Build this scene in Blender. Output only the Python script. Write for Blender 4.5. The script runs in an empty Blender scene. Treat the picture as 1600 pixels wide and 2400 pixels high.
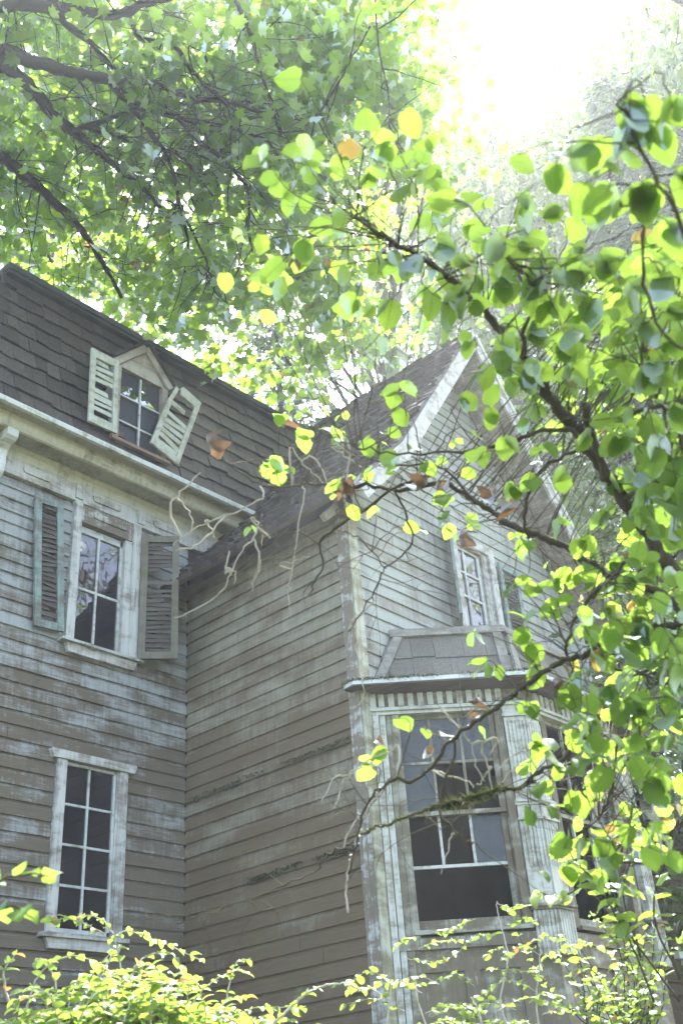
import bpy, bmesh, math, random
import numpy as np
from mathutils import Vector, Matrix, Quaternion
rng = random.Random(7)
nrng = np.random.default_rng(11)
sc = bpy.context.scene
COL = sc.collection
R = math.radians

# ------------------------------------------------------------------ camera
YAW, PITCH, ROLL, FPX = R(49.2675696), R(31.29424486), R(-4.47731959), 2466.49
CAM = Vector((-6.690, -8.093, 1.6))
_f = Vector((math.sin(YAW)*math.cos(PITCH), math.cos(YAW)*math.cos(PITCH), math.sin(PITCH)))
_r0 = Vector((math.cos(YAW), -math.sin(YAW), 0)); _u0 = _r0.cross(_f)
_r = _r0*math.cos(ROLL) + _u0*math.sin(ROLL); _u = -_r0*math.sin(ROLL) + _u0*math.cos(ROLL)
cd = bpy.data.cameras.new('camera'); cam = bpy.data.objects.new('camera', cd); COL.objects.link(cam)
cam.matrix_world = Matrix(((_r.x,_u.x,-_f.x,CAM.x),(_r.y,_u.y,-_f.y,CAM.y),(_r.z,_u.z,-_f.z,CAM.z),(0,0,0,1)))
cd.sensor_fit = 'VERTICAL'; cd.sensor_height = 36.0; cd.sensor_width = 24.0
cd.lens = FPX/2400*36.0
cd.clip_start = 0.05; cd.clip_end = 600
cd.dof.use_dof = True; cd.dof.focus_distance = 8.6; cd.dof.aperture_fstop = 4.0
sc.camera = cam
def ray(px, py): return (_r*((px-800)/FPX) + _u*((1200-py)/FPX) + _f)
def at(px, py, d): return CAM + ray(px, py).normalized()*d      # a point d metres away along a sight line
# ------------------------------------------------------------------ world, sun, exposure
SUN = ray(1330, -330).normalized()
SUN_EL = math.asin(SUN.z); SUN_AZ = math.atan2(SUN.x, SUN.y)
w = bpy.data.worlds.new("World"); sc.world = w; w.use_nodes = True
nt = w.node_tree; bg = nt.nodes['Background']
sky = nt.nodes.new('ShaderNodeTexSky'); sky.sky_type = 'NISHITA'; sky.sun_disc = False
sky.sun_elevation = SUN_EL; sky.sun_rotation = SUN_AZ; sky.air_density = 0.8; sky.dust_density = 3.0; sky.ozone_density = 1.0
nt.links.new(sky.outputs[0], bg.inputs[0]); bg.inputs[1].default_value = 0.15
sl = bpy.data.lights.new('sun', 'SUN'); sl.energy = 5.0; sl.angle = R(0.5); sl.color = (1.0, 0.965, 0.90)
so = bpy.data.objects.new('sun', sl); COL.objects.link(so)
so.rotation_euler = SUN.to_track_quat('Z', 'Y').to_euler(); so.location = SUN*40
sc.view_settings.view_transform = 'Standard'; sc.view_settings.look = 'None'
sc.view_settings.exposure = 3.0; sc.view_settings.gamma = 1.0; sc.view_settings.use_curve_mapping = False
sc.render.engine = 'CYCLES'
sc.cycles.use_denoising = True
try: sc.cycles.denoiser = 'OPENIMAGEDENOISE'
except Exception: pass
sc.cycles.max_bounces = 7; sc.cycles.diffuse_bounces = 3; sc.cycles.glossy_bounces = 2
sc.cycles.transmission_bounces = 3; sc.cycles.transparent_max_bounces = 6; sc.cycles.volume_bounces = 0
sc.cycles.caustics_reflective = False; sc.cycles.caustics_refractive = False
sc.cycles.sample_clamp_indirect = 6.0
HAZE_DENSITY = 0.0027; HAZE_G = 0.47

# ------------------------------------------------------------------ tags and mesh helpers
def tag(o, label=None, cat=None, group=None, kind=None):
    if label: o['label'] = label
    if cat: o['category'] = cat
    if group: o['group'] = group
    if kind: o['kind'] = kind
    return o
def empty(name, loc, parent=None):
    o = bpy.data.objects.new(name, None); o.empty_display_size = .2; COL.objects.link(o)
    o.location = loc
    if parent: o.parent = parent
    return o
class MB:
    def __init__(s): s.v = []; s.f = []; s.sm = False
    def add(s, vs, fs):
        b = len(s.v); s.v.extend([tuple(p) for p in vs]); s.f.extend([tuple(b+i for i in f) for f in fs]); return s
    def hexa(s, c):            # 8 corners: bottom ring 0-3, top ring 4-7
        return s.add(c, [(3,2,1,0),(4,5,6,7),(0,1,5,4),(1,2,6,5),(2,3,7,6),(3,0,4,7)])
    def box(s, x0,x1,y0,y1,z0,z1):
        return s.hexa([(x0,y0,z0),(x1,y0,z0),(x1,y1,z0),(x0,y1,z0),(x0,y0,z1),(x1,y0,z1),(x1,y1,z1),(x0,y1,z1)])
    def prism(s, poly, fn, a, b):    # polygon of 2-D points; fn(p, q, t) places it at t=a and t=b
        n = len(poly); vs = [fn(p[0],p[1],a) for p in poly]+[fn(p[0],p[1],b) for p in poly]
        fs = [tuple(range(n-1,-1,-1)), tuple(range(n,2*n))]+[(i,(i+1)%n,n+(i+1)%n,n+i) for i in range(n)]
        return s.add(vs, fs)
    def tube(s, pts, rad, n=6, cap=True):
        pts = [Vector(p) for p in pts]; N = len(pts); rings = []
        t0 = (pts[1]-pts[0]).normalized(); ref = Vector((0,0,1)) if abs(t0.z) < .9 else Vector((1,0,0))
        a = t0.cross(ref).normalized()
        for i, p in enumerate(pts):
            t = (pts[min(i+1,N-1)]-pts[max(i-1,0)])
            if t.length < 1e-9: t = t0
            t.normalize(); a = (a - t*a.dot(t))
            if a.length < 1e-6: a = t.orthogonal()
            a.normalize(); b = t.cross(a); r = rad[i] if hasattr(rad, '__len__') else rad
            rings += [p + (a*math.cos(2*math.pi*k/n)+b*math.sin(2*math.pi*k/n))*r for k in range(n)]
        fs = [(i*n+k, i*n+(k+1)%n, (i+1)*n+(k+1)%n, (i+1)*n+k) for i in range(N-1) for k in range(n)]
        if cap: fs += [tuple(range(n-1,-1,-1)), tuple((N-1)*n+k for k in range(n))]
        s.sm = True
        return s.add(rings, fs)
    def mesh(s, name, mat, smooth=None):
        m = bpy.data.meshes.new(name); m.from_pydata(s.v, [], s.f)
        if mat: m.materials.append(mat)
        if (s.sm if smooth is None else smooth): m.polygons.foreach_set('use_smooth', [True]*len(m.polygons))
        m.update(); return m
    def build(s, name, mat, parent=None, smooth=None, recalc=True):
        m = s.mesh(name, mat, smooth)
        if recalc and len(s.f) < 4000:
            bm = bmesh.new(); bm.from_mesh(m); bmesh.ops.recalc_face_normals(bm, faces=bm.faces); bm.to_mesh(m); bm.free()
        return link(name, m, parent)
def link(name, mesh, parent=None):
    o = bpy.data.objects.new(name, mesh); COL.objects.link(o)
    if parent is not None:
        o.parent = parent
        if parent.parent is None and parent.type == 'EMPTY': o.matrix_parent_inverse = Matrix.Translation(-parent.location)
    return o
class Frame:       # wall frame: u along the wall, v up it, o outward
    def __init__(s, org, du, dv, n): s.o = Vector(org); s.du = Vector(du).normalized(); s.dv = Vector(dv).normalized(); s.n = Vector(n).normalized()
    def __call__(s, u, v, o=0.0): return s.o + s.du*u + s.dv*v + s.n*o
def fbox(mb, F, u0,u1,v0,v1,o0,o1):
    return mb.hexa([F(u0,v0,o0),F(u1,v0,o0),F(u1,v0,o1),F(u0,v0,o1),F(u0,v1,o0),F(u1,v1,o0),F(u1,v1,o1),F(u0,v1,o1)])
def fbar(mb, F, p, q, w, o0, o1):   # straight bar of width w from p=(u,v) to q
    p = Vector(p); q = Vector(q); d = (q-p).normalized(); s = Vector((-d.y, d.x))*w/2
    c = [p-s, q-s, q+s, p+s]
    return mb.hexa([F(k.x,k.y,o0) for k in c]+[F(k.x,k.y,o1) for k in c])
def smooth_path(P, sub=4, jit=0.0):
    P = [Vector(p) for p in P]; out = []
    for i in range(len(P)-1):
        p0 = P[max(i-1,0)]; p1 = P[i]; p2 = P[i+1]; p3 = P[min(i+2,len(P)-1)]
        for k in range(sub):
            t = k/sub
            q = .5*((2*p1)+(p2-p0)*t+(2*p0-5*p1+4*p2-p3)*t*t+(3*p1-p0-3*p2+p3)*t**3)
            if jit and (i or k): q = q + Vector((rng.gauss(0,jit),rng.gauss(0,jit),rng.gauss(0,jit)))
            out.append(q)
    out.append(P[-1]); return out

# ------------------------------------------------------------------ materials
def newmat(name):
    m = bpy.data.materials.new(name); m.use_nodes = True
    t = m.node_tree; b = t.nodes['Principled BSDF']; return m, t, b
def N(t, kind, **kw):
    n = t.nodes.new(kind)
    for k, v in kw.items():
        if hasattr(n, k): setattr(n, k, v)
        else: n.inputs[k.replace('_',' ')].default_value = v
    return n
def mapped(t, scale, src='Object', loc=(0,0,0)):
    tc = N(t,'ShaderNodeTexCoord'); mp = N(t,'ShaderNodeMapping')
    mp.inputs['Scale'].default_value = scale; mp.inputs['Location'].default_value = loc
    t.links.new(tc.outputs[src], mp.inputs['Vector']); return mp.outputs[0]
def noise(t, vec, scale, detail=4, rough=.6, dist=0.0):
    n = N(t,'ShaderNodeTexNoise'); n.inputs['Scale'].default_value = scale; n.inputs['Detail'].default_value = detail
    n.inputs['Roughness'].default_value = rough; n.inputs['Distortion'].default_value = dist
    t.links.new(vec, n.inputs['Vector']); return n.outputs[0]
def ramp(t, fac, stops):
    r = N(t,'ShaderNodeValToRGB'); e = r.color_ramp.elements
    while len(e) < len(stops): e.new(.5)
    for i,(p,c) in enumerate(stops):
        e[i].position = p; e[i].color = (c,c,c,1) if not hasattr(c,'__len__') else (*c,1)
    t.links.new(fac, r.inputs[0]); return r.outputs[0]
def mix(t, fac, a, b, mode='MIX'):
    m = N(t,'ShaderNodeMix', data_type='RGBA', blend_type=mode)
    for sock, val in ((m.inputs[0],fac),(m.inputs[6],a),(m.inputs[7],b)):
        if hasattr(val,'is_output') or isinstance(val, bpy.types.NodeSocket): t.links.new(val, sock)
        else: sock.default_value = val if not hasattr(val,'__len__') else (*val,1)
    return m.outputs[2]
def math_(t, op, a, b):
    m = N(t,'ShaderNodeMath', operation=op)
    for s, v in ((m.inputs[0],a),(m.inputs[1],b)):
        if isinstance(v, bpy.types.NodeSocket): t.links.new(v, s)
        else: s.default_value = v
    return m.outputs[0]
def bump(t, b, h, strength=.3, dist=.01):
    n = N(t,'ShaderNodeBump'); n.inputs['Strength'].default_value = strength; n.inputs['Distance'].default_value = dist
    t.links.new(h, n.inputs['Height']); t.links.new(n.outputs[0], b.inputs['Normal'])
def objrand(t): return N(t,'ShaderNodeObjectInfo').outputs['Random']

def mat_wood(name, paint, wood, wear=.5, grain=(3,3,60), dirt=(.10,.085,.06), moss=0.0, soft=.06, blotch=1.3, low=None, rough=.75):
    """old paint over grey-brown wood: worn patches, dirt streaks, a little algae"""
    m, t, b = newmat(name)
    v1 = mapped(t, (1,1,2.4)); big = noise(t, v1, blotch, 6, .62, .3)
    v2 = mapped(t, grain); fine = noise(t, v2, 1.0, 5, .7)
    v3 = mapped(t, (26,26,3.0)); streak = noise(t, v3, 1.0, 4, .6)
    rnd = objrand(t)
    s = math_(t,'ADD', math_(t,'MULTIPLY', big, .54), math_(t,'MULTIPLY', fine, .28))
    s = math_(t,'ADD', s, math_(t,'MULTIPLY', streak, .18))
    s = math_(t,'ADD', s, math_(t,'MULTIPLY', math_(t,'SUBTRACT', rnd, .5), .09))
    if low is not None:            # the lower boards took more splash and rot: low=(z where it starts, gain per metre)
        sep = N(t,'ShaderNodeSeparateXYZ'); tc = N(t,'ShaderNodeTexCoord'); t.links.new(tc.outputs['Object'], sep.inputs[0])
        g = math_(t,'MULTIPLY', math_(t,'SUBTRACT', low[0], sep.outputs[2]), low[1])
        g = math_(t,'MINIMUM', math_(t,'MAXIMUM', g, 0.0), low[2]); s = math_(t,'ADD', s, g)
    th = 1-wear
    fac = ramp(t, s, [(max(0,th*.5+.25-soft),0.0),(min(1,th*.5+.25+soft),1.0)])
    hv = mix(t, math_(t,'MULTIPLY', fine, .9), tuple(c*.58 for c in wood), tuple(min(1,c*1.45) for c in wood))
    pv = mix(t, ramp(t, streak, [(.35,0),(.75,.5)]), paint, tuple(c*.62+d*.3 for c,d in zip(paint,dirt)))
    col = mix(t, fac, pv, hv)
    v5 = mapped(t, (7,7,.7)); st2 = noise(t, v5, 1.0, 5, .65)
    col = mix(t, ramp(t, math_(t,'ADD', math_(t,'MULTIPLY',st2,.7), math_(t,'MULTIPLY',big,.3)), [(.50,0),(.68,.55)]), col, dirt)
    if moss:
        v4 = mapped(t, (1.5,1.5,3)); mo = noise(t, v4, 1.6, 6, .7)
        col = mix(t, ramp(t, mo, [(.62-moss*.2,0),(.78-moss*.2,.7)]), col, (.10,.12,.03))
    t.links.new(col, b.inputs['Base Color']); b.inputs['Roughness'].default_value = rough
    b.inputs['Specular IOR Level'].default_value = .25
    bump(t, b, math_(t,'ADD', fine, math_(t,'MULTIPLY', fac, -.5)), .5, .006)
    return m
def mat_simple(name, c0, c1, scale=8, rough=.8, stretch=(1,1,1), bs=.3, rand=.0, spec=.2):
    m, t, b = newmat(name)
    n = noise(t, mapped(t, stretch), scale, 6, .65)
    col = mix(t, ramp(t, n, [(.3,0),(.7,1)]), c0, c1)
    if rand:
        k = math_(t,'FRACT', math_(t,'ADD', objrand(t), N(t,'ShaderNodeNewGeometry').outputs['Random Per Island']), 0.0)
        col = mix(t, 1.0, col, ramp(t, k, [(0,1-rand),(1,1.0)]), 'MULTIPLY')
    t.links.new(col, b.inputs['Base Color']); b.inputs['Roughness'].default_value = rough
    b.inputs['Specular IOR Level'].default_value = spec
    bump(t, b, n, bs, .01); return m
def mat_leaf(name, front, trans, var=.35, yellow=None, rough=.5, tw=.55, island=True, gl=.45):
    """thin leaf: reflects, and lets light through in a yellower green"""
    m = bpy.data.materials.new(name); m.use_nodes = True; t = m.node_tree; t.nodes.clear()
    out = N(t,'ShaderNodeOutputMaterial')
    rnd = N(t,'ShaderNodeNewGeometry').outputs['Random Per Island'] if island else objrand(t)
    f = mix(t, rnd, tuple(c*(1-var) for c in front), tuple(c*(1+var) for c in front))
    tr = mix(t, rnd, tuple(c*(1-var*.6) for c in trans), tuple(c*(1+var*.6) for c in trans))
    if yellow:
        k = ramp(t, rnd, [(1-yellow[0],0),(1-yellow[0]+.015,1)])
        f = mix(t, k, f, yellow[1]); tr = mix(t, k, tr, yellow[2])
    n = noise(t, mapped(t,(1,1,1)), 60 if island else 5, 4, .6)
    f = mix(t, ramp(t,n,[(.4,.0),(.8,.2)]), f, tuple(c*.7 for c in front))
    if not island:       # midrib and side veins, blotches
        tc = N(t,'ShaderNodeTexCoord'); sp_ = N(t,'ShaderNodeSeparateXYZ'); t.links.new(tc.outputs['Object'], sp_.inputs[0])
        ax = math_(t,'ABSOLUTE', sp_.outputs[0], 0.0); ph = math_(t,'SUBTRACT', sp_.outputs[1], math_(t,'MULTIPLY', ax, .85))
        fr_ = math_(t,'FRACT', math_(t,'MULTIPLY', ph, 7.0), 0.0); lat = math_(t,'LESS_THAN', fr_, .11); midr = math_(t,'LESS_THAN', ax, .014)
        vn = math_(t,'MAXIMUM', math_(t,'MULTIPLY', lat, .45), math_(t,'MULTIPLY', midr, .8))
        tr = mix(t, vn, tr, tuple(c*.45 for c in trans)); f = mix(t, vn, f, tuple(min(1,c*1.5) for c in front))
        tr = mix(t, ramp(t,n,[(.45,.0),(.75,.35)]), tr, tuple(c*.6 for c in trans))
        n3 = noise(t, mapped(t,(1,1,1)), 9, 2, .5); spot = ramp(t, n3, [(.68,0),(.72,.8)])
        tr = mix(t, spot, tr, (.20,.13,.03)); f = mix(t, spot, f, (.14,.09,.03))
    d = N(t,'ShaderNodeBsdfDiffuse'); t.links.new(f, d.inputs[0])
    x = N(t,'ShaderNodeBsdfTranslucent'); t.links.new(tr, x.inputs[0])
    g = N(t,'ShaderNodeBsdfGlossy'); g.inputs['Roughness'].default_value = rough; g.inputs[0].default_value = (.8,.85,.9,1)
    mx = N(t,'ShaderNodeMixShader'); mx.inputs[0].default_value = tw
    t.links.new(d.outputs[0], mx.inputs[1]); t.links.new(x.outputs[0], mx.inputs[2])
    fr = N(t,'ShaderNodeFresnel'); fr.inputs[0].default_value = 1.38
    m2 = N(t,'ShaderNodeMixShader'); t.links.new(math_(t,'MULTIPLY',fr.outputs[0],gl), m2.inputs[0])
    t.links.new(mx.outputs[0], m2.inputs[1]); t.links.new(g.outputs[0], m2.inputs[2])
    t.links.new(m2.outputs[0], out.inputs[0]); return m
def mat_bark(name, c0, c1, moss=(.09,.11,.03), amount=.5):
    m, t, b = newmat(name)
    n = noise(t, mapped(t,(1,1,1)), 14, 8, .7); n2 = noise(t, mapped(t,(1,1,.35)), 60, 5, .7)
    col = mix(t, n2, c0, c1)
    geo = N(t,'ShaderNodeNewGeometry'); sp = N(t,'ShaderNodeSeparateXYZ'); t.links.new(geo.outputs['Normal'], sp.inputs[0])
    k = math_(t,'ADD', n, math_(t,'MULTIPLY', sp.outputs[2], .16))
    col = mix(t, ramp(t, k, [(.62-amount*.25,0),(.72-amount*.25,1)]), col, moss)
    t.links.new(col, b.inputs['Base Color']); b.inputs['Roughness'].default_value = .9; b.inputs['Specular IOR Level'].default_value = .15
    bump(t, b, math_(t,'ADD',n,n2), .8, .01); return m
def mat_glass(name, tint=(.05,.045,.055), dirt=.25, ior=1.75, rough=.012):
    """old pane over a dark room: see-through but dusty, reflecting the trees across the yard"""
    m = bpy.data.materials.new(name); m.use_nodes = True; t = m.node_tree; t.nodes.clear()
    out = N(t,'ShaderNodeOutputMaterial')
    n = noise(t, mapped(t,(1,1,.8)), 9, 6, .7); n2 = noise(t, mapped(t,(1,1,.9)), 3.1, 2, .5)
    d = N(t,'ShaderNodeBsdfDiffuse'); d.inputs[0].default_value = (*[c*5 for c in tint],1)
    tr = N(t,'ShaderNodeBsdfTransparent'); tr.inputs[0].default_value = (.75,.75,.78,1)
    mx = N(t,'ShaderNodeMixShader'); t.links.new(ramp(t,n,[(.3,dirt*.5),(.72,min(1,dirt*1.6))]), mx.inputs[0])
    t.links.new(tr.outputs[0], mx.inputs[1]); t.links.new(d.outputs[0], mx.inputs[2])
    g = N(t,'ShaderNodeBsdfGlossy'); g.inputs['Roughness'].default_value = rough
    bp = N(t,'ShaderNodeBump'); bp.inputs['Strength'].default_value = .25; bp.inputs['Distance'].default_value = .01
    t.links.new(n2, bp.inputs['Height']); t.links.new(bp.outputs[0], g.inputs['Normal'])
    fr = N(t,'ShaderNodeFresnel'); fr.inputs[0].default_value = ior
    m2 = N(t,'ShaderNodeMixShader'); t.links.new(fr.outputs[0], m2.inputs[0])
    t.links.new(mx.outputs[0], m2.inputs[1]); t.links.new(g.outputs[0], m2.inputs[2]); t.links.new(m2.outputs[0], out.inputs[0])
    return m

M = {}
M['siding_main'] = mat_wood('siding_main', (.32,.33,.31), (.138,.110,.075), .46, low=(6.0,.05,.11), blotch=1.9, soft=.06)
M['siding_side'] = mat_wood('siding_side', (.27,.255,.185), (.125,.088,.047), .48, moss=.22, low=(6.3,.055,.15), blotch=1.3, soft=.09)
M['siding_front'] = mat_wood('siding_front', (.375,.39,.345), (.20,.16,.115), .34, soft=.09)
M['trim'] = mat_wood('trim', (.52,.52,.47), (.22,.185,.145), .42, blotch=3.2, soft=.06, grain=(40,40,3))
M['trim_h'] = mat_wood('trim_h', (.54,.53,.48), (.23,.19,.145), .40, blotch=3.0, soft=.07, grain=(3,3,50))
M['trim_worn'] = mat_wood('trim_worn', (.45,.45,.40), (.19,.155,.11), .52, blotch=3.5, soft=.035, grain=(45,45,2.5), moss=.12)
M['cornice'] = mat_wood('cornice', (.56,.54,.42), (.30,.26,.17), .30, blotch=2.0, moss=.10)
M['soffit'] = mat_wood('soffit', (.40,.38,.31), (.25,.21,.15), .35, blotch=1.5)
M['fascia'] = mat_wood('fascia', (.62,.64,.60), (.32,.33,.18), .38, blotch=2.5, moss=.22)
M['pinewood'] = mat_wood('pinewood', (.40,.365,.295), (.28,.23,.17), .45, blotch=2.5)
M['redsill'] = mat_wood('redsill', (.26,.16,.11), (.19,.13,.095), .4)
M['sash'] = mat_wood('sash', (.52,.53,.49), (.28,.27,.19), .36, blotch=6, soft=.05)
M['bay'] = mat_wood('bay', (.32,.315,.24), (.150,.122,.076), .58, blotch=3.2, soft=.05, grain=(45,45,2.0), moss=.2)
M['baytrim'] = mat_wood('baytrim', (.51,.51,.43), (.24,.205,.14), .38, blotch=5, soft=.06, grain=(50,50,2.5), moss=.08)
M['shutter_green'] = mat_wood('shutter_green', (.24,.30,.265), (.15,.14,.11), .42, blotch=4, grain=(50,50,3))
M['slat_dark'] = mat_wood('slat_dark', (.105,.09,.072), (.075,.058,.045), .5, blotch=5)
M['shutter_lichen'] = mat_wood('shutter_lichen', (.17,.16,.11), (.13,.105,.075), .5, blotch=4, moss=.3, grain=(50,50,3))
M['shutter_pale'] = mat_wood('shutter_pale', (.47,.48,.38), (.33,.31,.20), .42, blotch=4, moss=.18, grain=(12,12,12))
M['shingle'] = mat_simple('shingle', (.048,.037,.028), (.120,.094,.072), 5, .55, (9,9,1.2), .5, .5, .4)
M['roofshingle'] = mat_simple('roofshingle', (.058,.047,.047), (.135,.110,.108), 6, .60, (1.5,7,3), .5, .62, .45)
M['hoodshingle'] = mat_simple('hoodshingle', (.095,.088,.066), (.22,.205,.165), 7, .9, (14,14,2.5), .8, .25)
M['hoodtrim'] = mat_wood('hoodtrim', (.26,.255,.21), (.15,.13,.10), .5, blotch=4, moss=.2)
M['roofedge'] = mat_simple('roofedge', (.05,.05,.048), (.09,.085,.08), 6, .8)
M['eavewood'] = mat_simple('eavewood', (.075,.055,.045), (.12,.09,.072), 5, .85, (3,.6,3))
M['plank'] = mat_wood('plank', (.36,.33,.27), (.20,.165,.12), .55, blotch=3)
M['dark'] = mat_simple('dark', (.028,.022,.020), (.045,.034,.030), 3, .95)
M['board_black'] = mat_simple('board_black', (.026,.026,.030), (.05,.048,.052), 8, .5, (14,14,1.5), .1)
M['glass'] = mat_glass('glass', (.016,.014,.017), .16, 1.9)
M['glass_shard'] = mat_glass('glass_shard', (.05,.05,.05), .12, 3.2)
M['glass_dusty'] = mat_glass('glass_dusty', (.013,.013,.011), .6, 1.4, .15)
M['moss'] = mat_leaf('moss', (.055,.062,.018), (.10,.12,.02), .5, tw=.3, gl=.1)
M['gutter'] = mat_simple('gutter', (.42,.44,.44), (.30,.31,.30), 4, .45, (1,1,1), .1)
M['bark_dark'] = mat_bark('bark_dark', (.025,.020,.016), (.055,.046,.038), (.045,.052,.020), .42)
M['bark_hazel'] = mat_bark('bark_hazel', (.05,.04,.03), (.11,.09,.065), (.075,.08,.028), .35)
M['corner_lichen'] = mat_wood('corner_lichen', (.47,.47,.36), (.24,.215,.13), .42, blotch=3, moss=.34, grain=(45,45,2.5))
M['bark_pale'] = mat_bark('bark_pale', (.36,.32,.27), (.55,.50,.43), (.22,.22,.11), .3)  # lightened to stand in for sunlight on the bare twigs
M['bark_fir'] = mat_bark('bark_fir', (.08,.065,.05), (.17,.14,.11), (.10,.10,.05), .3)
M['maple'] = mat_leaf('maple', (.055,.115,.020), (.36,.55,.055), .38, (.02,(.22,.11,.04),(.45,.20,.06)), tw=.68)
M['hazel'] = mat_leaf('hazel', (.070,.125,.026), (.27,.43,.055), .30, (.02,(.20,.19,.04),(.42,.38,.05)), island=False, gl=.2)
M['hazel_mass'] = mat_leaf('hazel_mass', (.070,.125,.026), (.27,.43,.055), .35, (.03,(.20,.14,.05),(.36,.26,.06)), gl=.2)
M['dryleaf'] = mat_leaf('dryleaf', (.16,.11,.072), (.15,.088,.048), .35, island=False, tw=.35, rough=.7)
M['vine'] = mat_leaf('vine', (.15,.21,.06), (.34,.48,.06), .35, (.05,(.30,.20,.05),(.5,.32,.06)), island=False, rough=.4)
M['vine_mass'] = mat_leaf('vine_mass', (.14,.20,.055), (.32,.46,.06), .4, (.07,(.30,.16,.05),(.5,.28,.06)), rough=.4)
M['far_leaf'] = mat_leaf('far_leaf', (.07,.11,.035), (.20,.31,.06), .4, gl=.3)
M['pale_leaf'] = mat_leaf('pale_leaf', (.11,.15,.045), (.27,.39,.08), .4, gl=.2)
M['needle'] = mat_leaf('needle', (.055,.088,.034), (.15,.23,.06), .4, tw=.42, gl=.2)
M['ground'] = mat_simple('ground', (.055,.045,.028), (.07,.085,.03), 2.5, 1.0)
# ================================================================== the setting
def sheet(name, x0,x1,y0,y1,z,n,mat,amp=.0):
    mb = MB()
    for j in range(n+1):
        for i in range(n+1):
            x = x0+(x1-x0)*i/n; y = y0+(y1-y0)*j/n
            mb.v.append((x,y,z+amp*(math.sin(x*.7)+math.cos(y*.9)+math.sin((x+y)*.33))))
    for j in range(n):
        for i in range(n):
            a = j*(n+1)+i; mb.f.append((a,a+1,a+n+2,a+n+1))
    return mb.build(name, mat, recalc=False, smooth=True)
tag(sheet('ground', -75, 75, -75, 75, 0, 60, M['ground'], .05), kind='structure')

# ================================================================== the house
house = empty('house', (0,0,0))
tag(house, 'abandoned weathered clapboard house with shingled mansard, gabled wing and bay window', 'house')
FA = Frame((0,0,0),(1,0,0),(0,0,1),(0,-1,0))
FB = Frame((0,0,0),(0,-1,0),(0,0,1),(-1,0,0))
FC = Frame((0,-2.37,0),(1,0,0),(0,0,1),(0,-1,0))
EXP = .1328
BL = 2.37          # length of the wing's side wall
XP, ZR = 2.12, 10.22   # wing ridge
def roofz(x):      # underside of the wing roof over the walls
    d = abs(x-XP); return (ZR-.13-1.45*d) if d < 1.74 else ((ZR-.13-1.45*1.74)-1.08*(d-1.74))

def sheath(F, u0,u1,v0,v1, holes, o0,o1, name, mat, parent):
    """the boarding behind the clapboards, with real openings"""
    us = sorted({u0,u1,*[h[0] for h in holes],*[h[1] for h in holes]}); vs = sorted({v0,v1,*[h[2] for h in holes],*[h[3] for h in holes]})
    mb = MB()
    for a,b in zip(us,us[1:]):
        for c,d in zip(vs,vs[1:]):
            if any(h[0]-1e-6<=a and b<=h[1]+1e-6 and h[2]-1e-6<=c and d<=h[3]+1e-6 for h in holes): continue
            fbox(mb,F,a,b,c,d,o0,o1)
    return mb.build(name, mat, parent)

def clapboards(F, zs, ufn, holes, mat, parent, joints=.25, bulge=.003):
    for z in zs:
        a0,a1 = ufn(z)
        if a1-a0 < .05: continue
        segs = [(a0,a1)]
        for h in holes:
            if h[2] < z+EXP*.5 < h[3]:
                ns = []
                for s in segs:
                    if h[1] <= s[0] or h[0] >= s[1]: ns.append(s); continue
                    if h[0] > s[0]: ns.append((s[0],h[0]))
                    if h[1] < s[1]: ns.append((h[1],s[1]))
                segs = ns
        out = []
        for s in segs:
            if s[1]-s[0] > 1.2 and rng.random() < joints:
                k = rng.uniform(s[0]+.35,s[1]-.35); out += [(s[0],k-.0012),(k+.0012,s[1])]
            else: out.append(s)
        for s in out:
            L = s[1]-s[0]; n = max(1,int(L/.3)); mb = MB()
            tz = rng.gauss(0,.0022); tz2 = rng.gauss(0,.0025); ph = rng.random()*6
            top0,top1 = ufn(z+EXP)
            lift = abs(rng.gauss(0,bulge))
            for i in range(n+1):
                f = i/n; u = s[0]+L*f
                w = bulge*.6*math.sin(ph+u*2.3)+bulge*.35*math.sin(ph*2+u*6.1)
                zz = tz*(1-f)+tz2*f
                uc = min(max(u, min(top0,top1-.01)), top1)
                for k,(o,v) in enumerate(((-.024,0),(lift+w,0.0),(w*.6,.094),(w*.5-.006,.101),(w*.3-.015,.114),(-.0165,EXP+.006))):
                    mb.v.append(tuple(F(u if k < 3 else uc, z+zz+v, o)))
            for i in range(n):
                for k in range(5):
                    a = i*6+k; mb.f.append((a,a+6,a+7,a+1))
            mb.build('clapboard', mat, parent, smooth=False, recalc=False)

# --- main block front wall
WL = (-1.50,-.725,3.30,4.86); WU = (-1.50,-.70,5.975,7.58)
wall = sheath(FA, -2.56, .6, .0, 7.9, [(-1.40,-.835,3.33,4.82),(-1.44,-.79,6.0,7.36)], -.09,-.026, 'wall', M['dark'], house)
zA = [7.575-EXP*(i+1) for i in range(53)]
clapboards(FA, zA, lambda z:(-2.56,-.0), [(WL[0],WL[1],WL[2]+.02,WL[3]+.05),(WU[0],WU[1],WU[2]+.02,WU[3])], M['siding_main'], wall)
mb = MB(); fbox(mb,FA,-2.66,-2.561,.1,7.57,-.09,.022); mb.build('corner_board', M['trim'], wall)
# --- wing side wall
wallb = sheath(FB, -.0, 2.30, 0,7.2, [], -.09,-.026, 'wall', M['dark'], house)
# heights that run on round the corner from the front wall, as in the photo
clapboards(FB, [z for z in zA if z < 7.0], lambda z:(.0,2.262), [], M['siding_side'], wallb, joints=.3, bulge=.004)
mb = MB(); fbox(mb,FB,2.262,2.385,.1,7.25,-.02,.022); mb.build('corner_board', M['trim_worn'], wallb)
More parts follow.
